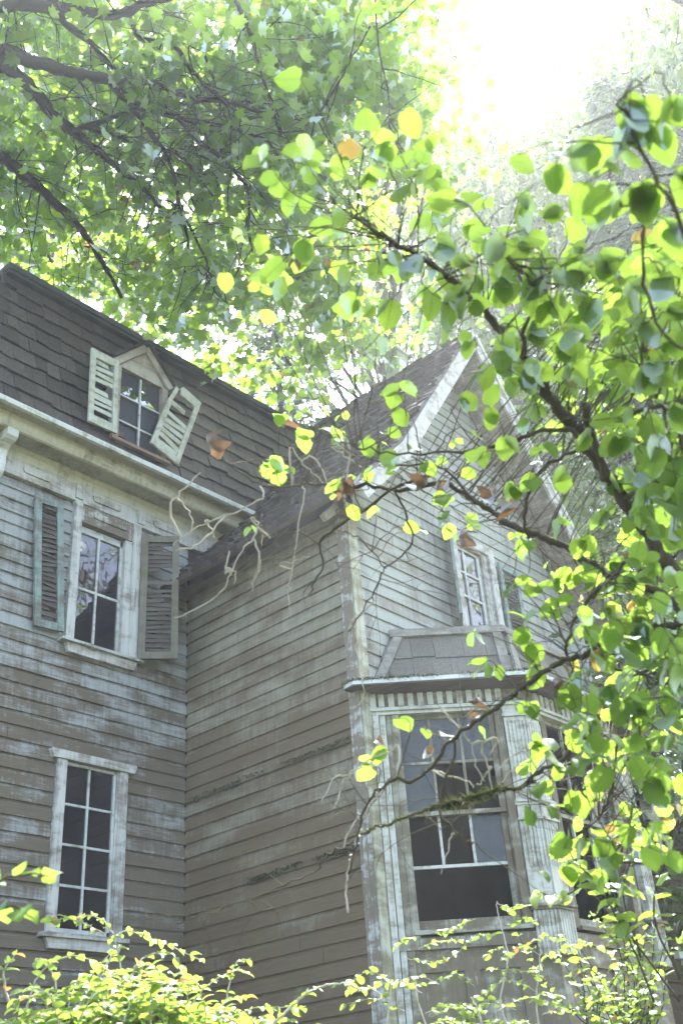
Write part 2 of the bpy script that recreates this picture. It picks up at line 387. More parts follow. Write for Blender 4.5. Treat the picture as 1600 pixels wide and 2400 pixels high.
# --- wing front wall (gable)
wallc = empty('wall', (0,0,0), house)
def ufc(z):
    if z < 7.06: return (.135, 4.2)
    d = (ZR-.12-z)/1.45; return (max(.135,XP-d), min(4.2,XP+d))
AW = (1.705,2.515,6.20,7.42)
for z0,z1,hs in ((0,7.06,[(1.80,2.36,6.31,7.06),(.35,3.6,2.95,4.95)]),):
    sheath(FC,.02,4.2,z0,z1,hs,-.09,-.026,'sheathing',M['dark'],wallc)
mb = MB(); n=12      # gable sheathing either side of and above the attic window
for a,b in ((.02,1.80),(2.36,4.2)):
    for i in range(n):
        p=a+(b-a)*i/n; q=a+(b-a)*(i+1)/n
        z1=min(roofz(p),roofz(q))-.02
        if z1>7.06: fbox(mb,FC,p,q,7.06,z1,-.09,-.026)
fbox(mb,FC,1.80,2.36,7.30,9.6,-.09,-.026); mb.build('sheathing',M['dark'],wallc)
zC = [5.12+EXP*i for i in range(-1,38)]+[5.12-EXP*(i+2) for i in range(38)]
clapboards(FC, zC, ufc, [(AW[0],AW[1],AW[2],AW[3]),(.35,3.6,2.75,5.0)], M['siding_front'], wallc, joints=.2)
mb = MB(); fbox(mb,FC,.0,.135,.1,7.06,-.018,.026); fbox(mb,FC,.0,.03,.1,7.0,.026,.034); mb.build('corner_board', M['corner_lichen'], wallc)
mb = MB(); fbox(mb,FC,4.2,4.32,.1,7.0,-.018,.026); mb.build('corner_board', M['trim'], wallc)
# dark insides: closed rooms behind the openings
mb = MB()
mb.box(-2.5,-.15,.6,.62,0,7.8); mb.box(-2.5,-.15,.091,.6,5.2,5.22); mb.box(-2.5,-2.48,.091,.6,0,7.8); mb.box(-.17,-.15,.091,.6,0,7.8)
mb.box(.1,4.1,-1.2,-1.18,0,7.0); mb.box(1.0,3.2,-1.2,-1.18,7.0,8.2); mb.box(.1,4.1,-2.27,-1.2,5.3,5.32); mb.box(.1,4.1,-2.27,-1.2,2.0,2.02); mb.box(.095,.1,-2.27,-1.2,0,7.0); mb.box(4.1,4.12,-2.27,-1.2,0,7)
mb.build('room', M['dark'], house)

# ------------------------------------------------------------------ windows of the front wall
def pane(F, u0,u1,v0,v1,o, parent, mat='glass'):
    mb = MB(); fbox(mb,F,u0,u1,v0,v1,o,o+.004); return mb.build('pane', M[mat], parent)
def muntin(F,u0,u1,v0,v1,o0,o1,parent,mat='sash'):
    mb = MB(); fbox(mb,F,u0,u1,v0,v1,o0,o1); return mb.build('muntin', M[mat], parent)
# lower window: two by four panes
win = MB(); F=FA
for a,b in ((-1.50,-1.404),(-.822,-.725)): fbox(win,F,a,b,3.335,4.825,-.02,.032)
fbox(win,F,-.838,-.822,3.34,4.82,-.06,.012); fbox(win,F,-1.404,-1.398,3.34,4.82,-.06,.012)
win = win.build('window', M['trim'], house)
mb = MB(); mb.prism([(-1.585,4.905),(-1.585,4.875),(-1.56,4.826),(-.665,4.826),(-.64,4.875),(-.64,4.905)], lambda p,q,t: F(p,q,t), -.02,.05); mb.build('head_trim', M['trim_h'], win)
mb = MB(); fbox(mb,F,-1.555,-.67,3.300,3.335,-.03,.07); mb.build('sill', M['trim_h'], win)
mb = MB(); mb.prism([(-1.50,3.299),(-1.465,3.215),(-.755,3.215),(-.72,3.299)], lambda p,q,t: F(p,q,t), -.01,.038); mb.build('apron', M['trim_h'], win)
mb = MB()
for a,b,c,d in ((-1.398,-1.392,3.34,4.81),(-.862,-.838,3.34,4.81),(-1.398,-.838,3.336,3.385),(-1.398,-.838,4.795,4.822)): fbox(mb,F,a,b,c,d,-.05,-.008)
mb.build('sash', M['sash'], win)
fbox_h = [3.738,4.085,4.441]; vm = -1.130
for h in fbox_h: muntin(F,-1.392,-.862,h-.011,h+.011,-.040,-.016,win)
muntin(F,vm-.011,vm+.011,3.385,4.795,-.0402,-.0135,win)
lv = [3.385]+fbox_h+[4.795]
for i in range(4):
    pane(F,-1.392,vm-.012,lv[i]+.011,lv[i+1]-.011,-.033,win); pane(F,vm+.012,-.862,lv[i]+.011,lv[i+1]-.011,-.033,win)
# upper window: two by two with worn surround and louvred shutters
win = MB()
fbox(win,F,-1.535,-1.440,6.00,7.570,-.02,.045); fbox(win,F,-.785,-.684,6.00,7.570,-.02,.045)
fbox(win,F,-.868,-.785,6.00,7.345,-.085,.020); fbox(win,F,-1.440,-1.432,6.0,7.345,-.085,.02)
win = win.build('window', M['trim'], house)
mb = MB(); fbox(mb,F,-1.440,-.785,7.352,7.570,-.09,.030); mb.build('head_trim', M['trim_worn'], win)
def lozenge(u0,u1,v0,v1):
    r=(v1-v0)*.42; return [(u0,v0+r),(u0+r*.3,v0+r*.3),(u0+r,v0),(u1-r,v0),(u1-r*.3,v0+r*.3),(u1,v0+r),(u1,v1-r*.5),(u1-r*.5,v1),(u0+r*.5,v1),(u0,v1-r*.5)]
mb = MB(); mb.prism(lozenge(-1.30,-.86,7.44,7.515), lambda p,q,t: F(p,q,t), .028,.048); mb.build('head_panel', M['trim_worn'], win)
mb = MB(); fbox(mb,F,-1.59,-.61,5.970,5.998,-.03,.085); mb.build('sill', M['trim_worn'], win)
mb = MB(); mb.prism([(-1.52,5.969),(-1.49,5.875),(-.715,5.875),(-.68,5.969)], lambda p,q,t: F(p,q,t), -.01,.045); mb.build('apron', M['trim_h'], win)
mb = MB()
for a,b,c,d in ((-1.431,-1.422,6.0,7.33),(-.900,-.869,6.0,7.33),(-1.431,-.869,6.0,6.045),(-1.431,-.869,7.265,7.34)): fbox(mb,F,a,b,c,d,-.068,-.03)
mb.build('sash', M['sash'], win)
muntin(F,-1.422,-.900,6.612,6.640,-.060,-.034,win); muntin(F,-1.179,-1.155,6.045,7.265,-.0602,-.031,win)
for a,b in ((-1.422,-1.180),(-1.154,-.900)):
    for c,d in ((6.045,6.611),(6.641,7.265)): pane(F,a,b,c,d,-.052,win)

# ------------------------------------------------------------------ shutters: frame mesh + slats one by one
def shutter(F, W, H, rail, stile, slats, frame_mat, slat_mat, label, missing=.12, wild=.06, thick=.03, broken=(), parent=None, gap=False):
    """F: u across, v up, o out from the shutter's own lower corner"""
    mb = MB()
    for a,b,c,d in ((0,stile,0,H),(W-stile,W,0,H)):
        if ('L',) in broken and a == 0:
            fbar(mb,F,(stile/2,0),(stile/2,H*.66),stile,0,thick); fbar(mb,F,(stile/2-.005,H*.665),(stile/2+.03,H*.93),stile*.8,0.004,thick)
        else: fbox(mb,F,a,b,c,d,0,thick)
    fbox(mb,F,stile,W-stile,0,rail,.002,thick-.002)
    if ('top',) in broken:
        mb.prism([(W*.33,H-rail*1.5),(W-stile,H-rail*1.5),(W-stile,H),(W*.30,H+.01),(W*.24,H-rail*.5)], lambda p,q,t: F(p,q,t), .002,thick-.002)
    else: fbox(mb,F,stile,W-stile,H-rail,H,.002,thick-.002)
    sh = mb.build('shutter', frame_mat, parent or house)
    if label: sh['label'] = label
    y0,y1 = rail,H-rail; st = (y1-y0)/slats
    for i in range(slats):
        if rng.random() < missing: continue
        v = y0+st*(i+.5); w = st*(rng.uniform(.62,1.02) if gap else rng.uniform(.85,1.15)); a = rng.gauss(0,wild); tilt = rng.uniform(.2,.4) if gap else rng.uniform(.45,.85)
        u0,u1 = stile-.004, W-stile+.004
        if rng.random() < .12: u1 = u0+(u1-u0)*rng.uniform(.45,.8)
        mb = MB(); hw=w*.5
        c=[]
        for (uu,s) in ((u0,-1),(u1,1)):
            dv = a*(uu-W/2)
            for oo,vv in ((thick*tilt-.004,-hw),(thick*tilt+.003,-hw),(.004,hw),(-.003,hw)): c.append(F(uu,v+dv+vv,oo))
        mb.add(c,[(0,1,2,3),(7,6,5,4),(0,4,5,1),(1,5,6,2),(2,6,7,3),(3,7,4,0)])
        mb.build('slat', slat_mat, sh)
    return sh
def tilted(F,u,v,o,ang):    # frame turned about the wall normal
    c,s=math.cos(ang),math.sin(ang); return Frame(F(u,v,o), F.du*c+F.dv*s, F.dv*c-F.du*s, F.n)
def swung(F,u,v,o,ang):     # frame swung about its vertical hinge
    c,s=math.cos(ang),math.sin(ang); return Frame(F(u,v,o), F.du*c+F.n*s, F.dv, F.n*c-F.du*s)
Fs = tilted(FA,-1.895,6.015,.045,R(5.0))
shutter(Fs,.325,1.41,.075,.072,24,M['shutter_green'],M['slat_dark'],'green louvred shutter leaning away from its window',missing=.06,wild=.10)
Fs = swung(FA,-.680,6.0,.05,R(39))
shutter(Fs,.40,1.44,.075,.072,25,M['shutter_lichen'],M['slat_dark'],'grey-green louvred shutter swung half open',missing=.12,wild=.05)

# ------------------------------------------------------------------ cornice under the mansard
X0,X1 = -3.02, 2.2
cor = MB()
cor.prism([(-.03,7.885),(-.30,7.885),(-.30,8.0),(-.50,8.0),(-.50,8.045),(-.03,8.045)], lambda p,q,t:(t,p,q), X0, X1)
cor = cor.build('cornice', M['soffit'], house)
mb = MB(); mb.prism([(-.296,7.872),(-.322,7.880),(-.352,7.925),(-.358,7.985),(-.372,7.9985),(-.296,7.9985)], lambda p,q,t:(t,p,q), X0,-1.66); mb.build('cornice_moulding', M['cornice'], cor)
mb = MB(); mb.prism([(-.296,7.872),(-.322,7.880),(-.352,7.925),(-.358,7.985),(-.372,7.9985),(-.296,7.9985)], lambda p,q,t:(t,p,q), -1.654,X1); mb.build('cornice_moulding', M['cornice'], cor)
mb = MB(); mb.prism([(-.482,7.985),(-.525,7.985),(-.535,8.02),(-.535,8.035),(-.482,8.035)], lambda p,q,t:(t,p,q), X0,X1); mb.build('fascia', M['fascia'], cor)
mb = MB(); mb.prism([(.0,7.765),(-.034,7.765),(-.050,7.80),(-.054,7.84),(-.085,7.865),(-.090,7.8845),(.0,7.8845)], lambda p,q,t:(t,p,q), X0+.3,X1); mb.build('bed_moulding', M['cornice'], cor)
mb = MB(); fbox(mb,FA,-2.60,1.2,7.570,7.765,-.02,.030); fbox(mb,FA,-2.60,1.2,7.566,7.592,-.02,.040); mb.build('frieze_board', M['trim_h'], cor)
for u in (-1.535,-.735): mb = MB(); fbox(mb,FA,u,u+.09,7.600,7.764,.028,.052); mb.build('frieze_block', M['trim'], cor)
for a,b in ((-2.16,-1.84),(-1.32,-.96),(-.52,-.19)):
    mb = MB(); mb.prism(lozenge(a,b,7.645,7.725), lambda p,q,t: FA(p,q,t), .028,.048); mb.build('frieze_panel', M['trim_h'], cor)
bp = [(0,7.884),(-.29,7.884),(-.285,7.80),(-.245,7.775),(-.17,7.77),(-.115,7.73),(-.095,7.66),(-.10,7.58),(-.085,7.50),(-.05,7.455),(0,7.44)]
for x in (-2.46,-2.9):
    mb = MB(); mb.prism(bp, lambda p,q,t:(t,p-.03,q), x-.07,x+.05); mb.build('bracket', M['fascia'], cor)

# ------------------------------------------------------------------ mansard
mk = .38/1.97
dvm = Vector((0,.38,1.97)).normalized()
FM = Frame((0,-.44,8.035),(1,0,0),dvm,(0,-dvm.z,dvm.y))
VM = math.hypot(.38,1.97)
def hipx(v): return -2.985+v*.38/VM*.95
mb = MB()
mb.hexa([(X0+.04,-.43,8.03),(X1,-.43,8.03),(X1,5.5,8.03),(X0+.04,5.5,8.03),(-2.60,-.055,9.99),(X1,-.055,9.99),(X1,5.0,9.99),(-2.60,5.0,9.99)])
roof = mb.build('roof', M['roofedge'], house)
NSH = [0]
def shingle_mesh(F,u0,u1,v0,v1,tb,tt,o=0.0,dv=0.0,skew=0.0,name='shingle',mat=None,parent=None,mbs=None):
    c=[F(u0,v0+dv,o),F(u1,v0+dv+skew,o),F(u1,v0+dv+skew,o+tb),F(u0,v0+dv,o+tb),F(u0,v1,o-.004),F(u1,v1,o-.004),F(u1,v1,o+tt),F(u0,v1,o+tt)]
    if mbs is not None: mbs.hexa(c); return
    m=MB(); m.hexa(c); NSH[0]+=1; return m.build(name,mat,parent)
rows=9; ex=(VM-.02)/rows
for r in range(rows):
    v=r*ex; u=hipx(v)+rng.uniform(-.08,0)
    umax=XP-(ZR-8.035-v*dvm.z)/1.45+.12
    while u < umax:
        wd=rng.choice((.12,.14,.16,.18,.2,.23,.26)); u1=min(u+wd-.004,umax)
        zt=8.035+v*dvm.z
        inside = -1.40<u and u1<-.72 and zt<9.1
        if not inside and u1-u>.03:
            shingle_mesh(FM,max(u,hipx(v)),u1,v,v+ex*1.25,rng.uniform(.028,.048),.004,o=.014,dv=rng.gauss(0,.010),skew=rng.gauss(0,.008),mat=M['shingle'],parent=roof)
        u+=wd
# hip corner caps and top edge
for r in range(rows):
    v=r*ex; a=hipx(v)-.03
    shingle_mesh(FM,a,a+.13,v,v+ex*1.3,.030,.014,o=.016,dv=rng.gauss(0,.01),mat=M['shingle'],parent=roof)
mb = MB(); mb.box(-2.66,X1,-.17,-.02,9.965,10.0); mb.box(-2.68,X1,-.20,5.0,10.0,10.075); mb.build('roof_edge', M['roofedge'], roof)

# ------------------------------------------------------------------ dormer
FD = Frame((0,-.47,0),(1,0,0),(0,0,1),(0,-1,0))
dz0,dz1 = 8.19,9.18; da,db = -1.435,-.715; pk=(-1.055,9.60)
mb = MB()
for a,b in ((da,da+.075),(db-.075,db)): fbox(mb,FD,a,b,dz0,dz1,-.22,.012)
mb.prism([(da,dz1),(db,dz1),(pk[0]+.02,9.56)], lambda p,q,t:FD(p,q,t), -.36,-.012)
dor = mb.build('dormer', M['pinewood'], house)
mb = MB(); mb.prism([(da+.05,dz1),(db-.05,dz1),(db-.16,dz1+.16),(da+.19,dz1+.16)], lambda p,q,t:FD(p,q,t), -.012,.0); mb.build('gable_board', M['pinewood'], dor)
mb = MB(); mb.prism([(da+.195,dz1+.166),(db-.165,dz1+.166),(pk[0]+.02,9.545)], lambda p,q,t:FD(p,q,t), -.012,-.002); mb.build('gable_board', M['pinewood'], dor)
for q in ((da-.02,9.185),(db+.03,9.205)):
    mb = MB(); fbar(mb,FD,(pk[0],pk[1]),q,.085,.0,.035) ; mb.build('rake_board', M['pinewood'], dor)
for s,q in ((-1,(da-.06,9.22)),(1,(db+.06,9.235))):
    for k in range(4):      # little roof: courses running back to the mansard
        f0=k/4; f1=(k+1)/4+.05
        P0=Vector((pk[0],pk[1]+.075)); Q=Vector(q); a=P0.lerp(Q,1-f0); b=P0.lerp(Q,max(0,1-f1))
        mb = MB(); off=.016*k*0
        c=[FD(a.x,a.y,.075),FD(b.x,b.y,.075),FD(b.x,b.y,-.36),FD(a.x,a.y,-.36)]
        mb.hexa([p for p in c]+[p+Vector((0,0,.028)) for p in c]); mb.build('shingle', M['shingle'], dor)
mb = MB(); mb.box(da-.03,db+.03,-.52,-.47,8.150,8.188); mb.build('sill', M['redsill'], dor)
mb = MB(); fbox(mb,FD,da+.075,db-.075,dz0,dz1,-.06,-.05); mb.build('blind_board', M['board_black'], dor)
for h in (8.475,8.822): muntin(FD,da+.075,db-.075,h-.010,h+.010,-.04,-.022,dor,'sash')
muntin(FD,-1.082-.0,-1.062,dz0,dz1-.02,-.0402,-.018,dor,'sash')
# what is left of the panes: curved shards
def shard(poly): mb = MB(); mb.prism(poly, lambda p,q,t:FD(p,q,t), -.036,-.033); mb.build('pane', M['glass_shard'], dor)
shard([(-1.358,8.832),(-1.083,8.832),(-1.083,8.905),(-1.12,8.955),(-1.18,8.985),(-1.25,8.985),(-1.32,8.945),(-1.358,8.885)])
shard([(-1.061,8.832),(-.85,8.832),(-.87,8.865),(-.93,8.905),(-.975,8.955),(-.985,9.02),(-1.005,9.09),(-1.045,9.14),(-1.061,9.15)])
# dormer shutters
Fs = tilted(FD,-1.765,8.205,.03,R(1.3))
shutter(Fs,.355,.965,.10,.058,10,M['shutter_pale'],M['shutter_pale'],'pale broken louvred shutter left of the dormer',missing=.16,wild=.04,gap=True)
Fs = tilted(FD,-.985,8.285,.055,R(-17.5))
shutter(Fs,.405,1.07,.085,.058,10,M['shutter_pale'],M['shutter_pale'],'pale shutter hanging askew off the dormer',missing=.2,wild=.09,gap=True,broken=(('L',),('top',)))

# ------------------------------------------------------------------ wing roof
YF, YB = -2.85, 1.6
S1 = 1.74*math.hypot(1,1.45)
def rp(s, y, side=-1, o=0.0):        # point on the roof surface, s metres down from the ridge
    if s < S1:
        d = s/math.hypot(1,1.45); x = d; z = ZR-1.45*d; nx,nz = 1.45,1
    else:
        d = (s-S1)/math.hypot(1,1.08); x = 1.74+d; z = ZR-1.45*1.74-1.08*d; nx,nz = 1.08,1
    l = math.hypot(nx,nz)
    return Vector((XP+side*(x+nx/l*o), y, z+nz/l*o))
SE = S1+.74*math.hypot(1,1.08)        # eave
mb = MB()
for side in (-1,1):
    for a,b in ((0,S1*.5),(S1*.5,S1),(S1,SE)):
        k=.032 if b==SE else .11
        c=[rp(a,YF,side,-.11),rp(b,YF,side,-k),rp(b,YB,side,-k),rp(a,YB,side,-.11)]
        d=[rp(a,YF,side,-.01),rp(b,YF,side,-.01),rp(b,YB,side,-.01),rp(a,YB,side,-.01)]
        mb.hexa(c+d)
groof = mb.build('roof', M['eavewood'], house)
class RF:
    def __call__(s,u,v,o=0.0): return rp(SE-v, YF-.02+u, -1, o)
rf = RF(); exr=.112; cand=[]
nr=int(SE/exr)+1
for r in range(nr):
    v=r*exr-.025; u=rng.uniform(-.02,.0)
    while u < YB-YF-.6:
        wd=rng.uniform(.085,.19); d=(rp(SE-v,YF+u)-CAM).length
        cand.append((d,u,u+wd-rng.uniform(.006,.020),v,min(v+exr*1.6,SE-.005),rng.uniform(.026,.060),rng.gauss(0,.020),rng.gauss(0,.018)))
        u+=wd
cand.sort(); rest=MB()
left=max(0,296-NSH[0])
for i,(d,u0,u1,v0,v1,tb,dv,sk) in enumerate(cand):
    if i<left: shingle_mesh(rf,u0,u1,v0,v1,tb,.003,o=.004,dv=dv,skew=sk,mat=M['roofshingle'],parent=groof)
    else: shingle_mesh(rf,u0,u1,v0,v1,tb,.003,o=.004,dv=dv,skew=sk,mbs=rest)
tag(rest.build('shingle', M['roofshingle'], groof, recalc=False), kind='stuff')
for k in range(26):                     # ridge caps
    y=YF-.03+k*.16; m=MB()
    for side in (-1,1):
        c=[rp(0,y,side,.012),rp(.12,y,side,.012),rp(.12,y+.20,side,.006),rp(0,y+.20,side,.006)]
        m.hexa(c+[p+Vector((0,0,.022)) for p in c])
    m.build('ridge_cap', M['roofshingle'], groof)
for side in (-1,1):                     # rake boards at the front edge
    for (a,b) in ((0.0,S1),(S1,SE+.02)):
        m=MB(); c=[rp(a,YF-.032,side,-.175),rp(b,YF-.032,side,-.175),rp(b,YF-.002,side,-.175),rp(a,YF-.002,side,-.175)]
        m.hexa(c+[rp(a,YF-.032,side,-.012),rp(b,YF-.032,side,-.012),rp(b,YF-.002,side,-.012),rp(a,YF-.002,side,-.012)]); m.build('rake_board', M['trim_h'], groof)
        m=MB(); c=[rp(a,YF-.055,side,-.055),rp(b,YF-.055,side,-.055),rp(b,YF-.033,side,-.055),rp(a,YF-.033,side,-.055)]
        m.hexa(c+[rp(a,YF-.055,side,.0),rp(b,YF-.055,side,.0),rp(b,YF-.033,side,.0),rp(a,YF-.033,side,.0)]); m.build('rake_moulding', M['trim_h'], groof)
s=.02
while s < SE:                           # sheathing planks seen from below under the right overhang
    wd=rng.uniform(.10,.16); e=min(s+wd-.006,SE)
    m=MB(); c=[rp(s,YF,1,-.135),rp(e,YF,1,-.135),rp(e,-2.40,1,-.135),rp(s,-2.40,1,-.135)]
    dz=rng.gauss(0,.003)
    m.hexa([p+Vector((0,0,dz)) for p in c]+[rp(s,YF,1,-.112),rp(e,YF,1,-.112),rp(e,-2.40,1,-.112),rp(s,-2.40,1,-.112)]); m.build('plank', M['plank'], groof)
    if rng.random()<.75:                # packing blocks along the wall line
        m=MB(); c=[rp(s+.01,-2.52,1,-.165),rp(e-.02,-2.52,1,-.165),rp(e-.02,-2.375,1,-.165),rp(s+.01,-2.375,1,-.165)]
        m.hexa(c+[p+Vector((0,0,.028)) for p in c]); m.build('block', M['plank'], groof)
    s+=wd
for (a,b) in ((.05,S1),(S1,SE-.1)):     # frieze strip under the right slope
    m=MB(); c=[rp(a,-2.55,1,-.20),rp(b,-2.55,1,-.20),rp(b,-2.52,1,-.20),rp(a,-2.52,1,-.20)]
    m.hexa(c+[rp(a,-2.55,1,-.136),rp(b,-2.55,1,-.136),rp(b,-2.52,1,-.136),rp(a,-2.52,1,-.136)]); m.build('rake_frieze', M['plank'], groof)
m=MB(); c=[rp(SE-.012,YF,-1,-.15),rp(SE-.012,YB,-1,-.15)]
m.hexa([rp(SE-.03,YF,-1,-.035),rp(SE+.005,YF,-1,-.035),rp(SE+.005,YB,-1,-.035),rp(SE-.03,YB,-1,-.035),rp(SE-.03,YF,-1,-.0),rp(SE+.005,YF,-1,-.0),rp(SE+.005,YB,-1,-.0),rp(SE-.03,YB,-1,-.0)])
m.build('eave_board', M['eavewood'], groof)
for y in (-.22,-.95,-1.62,-2.28):       # rafter tails
    m=MB(); m.hexa([rp(SE-.42,y-.03,-1,-.21),rp(SE-.06,y-.03,-1,-.19),rp(SE-.06,y+.03,-1,-.19),rp(SE-.42,y+.03,-1,-.21),rp(SE-.42,y-.03,-1,-.112),rp(SE-.06,y-.03,-1,-.112),rp(SE-.06,y+.03,-1,-.112),rp(SE-.42,y+.03,-1,-.112)])
    m.build('rafter', M['pinewood'] if y<-2 else M['eavewood'], groof)
# small brick-less chimney stub behind the ridge
m=MB(); c=CAM+ray(928,850)*((2.75-CAM.x)/ray(928,850).x); m.box(c.x-.12,c.x+.12,c.y-.12,c.y+.12,9.2,c.z+.1); m.box(c.x-.15,c.x+.15,c.y-.15,c.y+.15,c.z+.1,c.z+.14); m.build('vent_stack', M['fascia'], groof)

# ------------------------------------------------------------------ attic window
win = MB(); F=FC
fbox(win,F,1.705,1.800,6.20,7.405,-.02,.045); fbox(win,F,2.405,2.515,6.20,7.405,-.02,.045); fbox(win,F,1.800,2.405,7.31,7.405,-.02,.044)
fbox(win,F,2.300,2.405,6.20,7.31,-.085,.01); fbox(win,F,1.800,1.806,6.2,7.31,-.085,.01); fbox(win,F,1.806,2.300,7.285,7.31,-.085,.012)
win = win.build('window', M['trim'], house)
mb = MB(); fbox(mb,F,1.68,2.54,6.170,6.20,-.03,.08); mb.build('sill', M['trim_worn'], win)
mb = MB()
for a,b,c,d in ((1.807,1.826,6.20,7.28),(2.245,2.298,6.20,7.28),(1.826,2.245,6.20,6.27),(1.826,2.245,7.25,7.28)): fbox(mb,F,a,b,c,d,-.06,-.022)
mb.build('sash', M['sash'], win)
for h in (6.97,6.672): muntin(F,1.826,2.245,h-.014,h+.014,-.052,-.026,win)
muntin(F,1.982,2.012,6.27,7.25,-.0522,-.024,win)
lv=[6.27,6.672,6.97,7.25]
for i in range(3):
    for a,b in ((1.826,1.981),(2.013,2.245)): pane(F,a,b,lv[i]+.014,lv[i+1]-.014,-.044,win)
Fs = Frame((1.69,-2.42,6.20),(-.80,-.60,0),(0,0,1),(-.60,.80,0))
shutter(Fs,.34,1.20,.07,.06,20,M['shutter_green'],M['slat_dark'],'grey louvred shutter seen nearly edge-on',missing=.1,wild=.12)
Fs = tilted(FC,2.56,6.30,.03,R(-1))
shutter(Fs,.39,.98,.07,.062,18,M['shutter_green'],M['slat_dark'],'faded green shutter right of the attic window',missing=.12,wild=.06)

# ------------------------------------------------------------------ bay window
A0=Vector((.15,-2.37,0)); c45=math.cos(R(45))
FL = Frame(A0,(c45,-c45,0),(0,0,1),(-c45,-c45,0)); LC=1.33
P1 = FL(LC,0); FFt = Frame((P1.x,P1.y,0),(1,0,0),(0,0,1),(0,-1,0)); LF=1.72
P2 = FFt(LF,0); FR = Frame((P2.x,P2.y,0),(c45,c45,0),(0,0,1),(c45,-c45,0)); LR=1.33
mb = MB()
def bayface(F,L,u0,u1):        # studs and boards round one opening
    fbox(mb,F,0,u0-.04,.2,4.90,-.10,-.012); fbox(mb,F,u1+.05,L,.2,4.90,-.10,-.012)
    fbox(mb,F,u0-.04,u1+.05,.2,3.03,-.10,-.013); fbox(mb,F,0,L,4.90,5.07,-.10,-.012)
bayface(FL,LC,.235,1.03); bayface(FFt,LF,.375,1.275); bayface(FR,LR,.30,1.09)
bay = mb.build('bay_window', M['bay'], house)
mb = MB()          # dark lining
cx=[(.3,-2.28),(1.1,-3.0),(2.8,-3.0),(3.6,-2.28)]
mb.prism(cx, lambda p,q,t:(p,q,t), 5.0,5.02); mb.build('room_ceiling', M['dark'], bay)
mb=MB(); mb.prism(cx, lambda p,q,t:(p,q,t), 2.85,2.87); mb.build('room_floor', M['dark'], bay)
def strips(F,defs,mat,name='casing'):
    for a,b,c,d,o in defs:
        m=MB(); fbox(m,F,a,b,c,d,-.012,o); m.build(name,M[mat],bay)
# left cant face
strips(FL,[(.0,.052,.3,4.915,.055)],'baytrim','pilaster_strip'); strips(FL,[(.062,.112,.3,4.91,.03)],'baytrim')
strips(FL,[(.118,.172,.3,4.90,.018)],'bay'); strips(FL,[(.172,.232,2.99,4.90,.034),(1.082,1.148,3.05,4.90,.030)],'bay')
strips(FFt,[(.255,.335,3.05,4.9,.030),(1.315,1.40,3.05,4.9,.030),(1.42,1.46,3.05,4.9,.018)],'bay')
strips(FR,[(.2,.28,3.05,4.9,.03),(1.1,1.18,3.05,4.9,.03)],'bay')
def sashes(F,u0,u1,layout_top,layout_bot,ms):
    z0,z1=3.07,4.875; mr=4.005
    m=MB()
    for (o0,o1,c,d,bot,top) in ((-.050,-.016,mr-.02,z1,.036,.04),(-.095,-.060,z0,mr+.02,.085,.032)):
        fbox(m,F,u0-.035,u0,c,d,o0,o1); fbox(m,F,u1,u1+.045,c,d,o0,o1)
        fbox(m,F,u0,u1,c,c+bot,o0,o1); fbox(m,F,u0,u1,d-top,d,o0,o1)
    m.build('sash',M['bay'],bay)
    us=[u0]+ms+[u1]
    for h in (4.443,): muntin(F,u0,u1,h-.011,h+.011,-.044,-.022,bay,'bay')
    for u in ms: muntin(F,u-.011,u+.011,mr+.016,z1-.04,-.0442,-.020,bay,'bay')
    muntin(F,u0,u1,3.575-.014,3.575+.012,-.09,-.064,bay,'baytrim')
    for u in ms: muntin(F,u-.011,u+.011,3.587,mr-.012,-.0892,-.064,bay,'baytrim')
    rowsT=((4.454,z1-.04),(mr+.016,4.432))
    for r,(a,b) in enumerate(rowsT):
        for c in range(3):
            k=layout_top[r][c]
            if k!='.': pane(F,us[c]+.011*(c>0),us[c+1]-.011*(c<2),a,b,-.036,bay,'glass' if k=='g' else 'glass_dusty')
    for c in range(3):
        k=layout_bot[c]
        if k!='.': pane(F,us[c]+.011*(c>0),us[c+1]-.011*(c<2),3.587,mr-.012,-.08,bay,'glass' if k=='g' else 'glass_dusty')
sashes(FL,.235,1.03,('ddd','d..'),'..d',[.499,.766])
sashes(FFt,.375,1.275,('...','..d'),'..d',[.675,.975])
sashes(FR,.30,1.09,('ggg','ggg'),'ggg',[.56,.83])
for F,a,b in ((FL,.07,1.165),(FFt,.20,1.5),(FR,.15,1.26)):
    m=MB(); fbox(m,F,a+.12,b-.02,3.035,3.068,-.03,.055); m.build('sill',M['bay'],bay)
    m=MB(); fbox(m,F,a-.04,b,2.925,3.010,-.012,.036); m.build('sill_band',M['bay'],bay)
    m=MB(); fbox(m,F,a+.05,b-.05,2.76,2.925,-.012,.006); fbox(m,F,a+.05,b-.05,2.2,2.36,-.012,.006)
    for u in (a+.05,(a+b)/2-.06,b-.17): fbox(m,F,u,u+.12,2.36,2.76,-.012,.005)
    m.build('panel_frame',M['bay'],bay)
    # head: architrave, dentil course, eave soffit
    m=MB(); fbox(m,F,-.02,b+.17,4.875,4.905,-.02,.050); fbox(m,F,-.02,b+.17,4.905,4.935,-.02,.072); m.build('architrave',M['baytrim'],bay)
    m=MB(); fbox(m,F,-.02,b+.17,4.935,5.07,-.02,.022); m.build('dentil_board',M['bay'],bay)
    u=a-.005
    while u < b-.03:
        m=MB(); fbox(m,F,u,u+.050,4.948+rng.gauss(0,.003),5.066,.022,.052); m.build('dentil',M['baytrim'],bay); u+=.0875
m=MB(); fbox(m,FL,-.105,-.03,4.93,5.07,-.02,.06); fbox(m,FL,-.01,.04,4.94,5.07,.03,.06); m.build('end_block',M['baytrim'],bay)
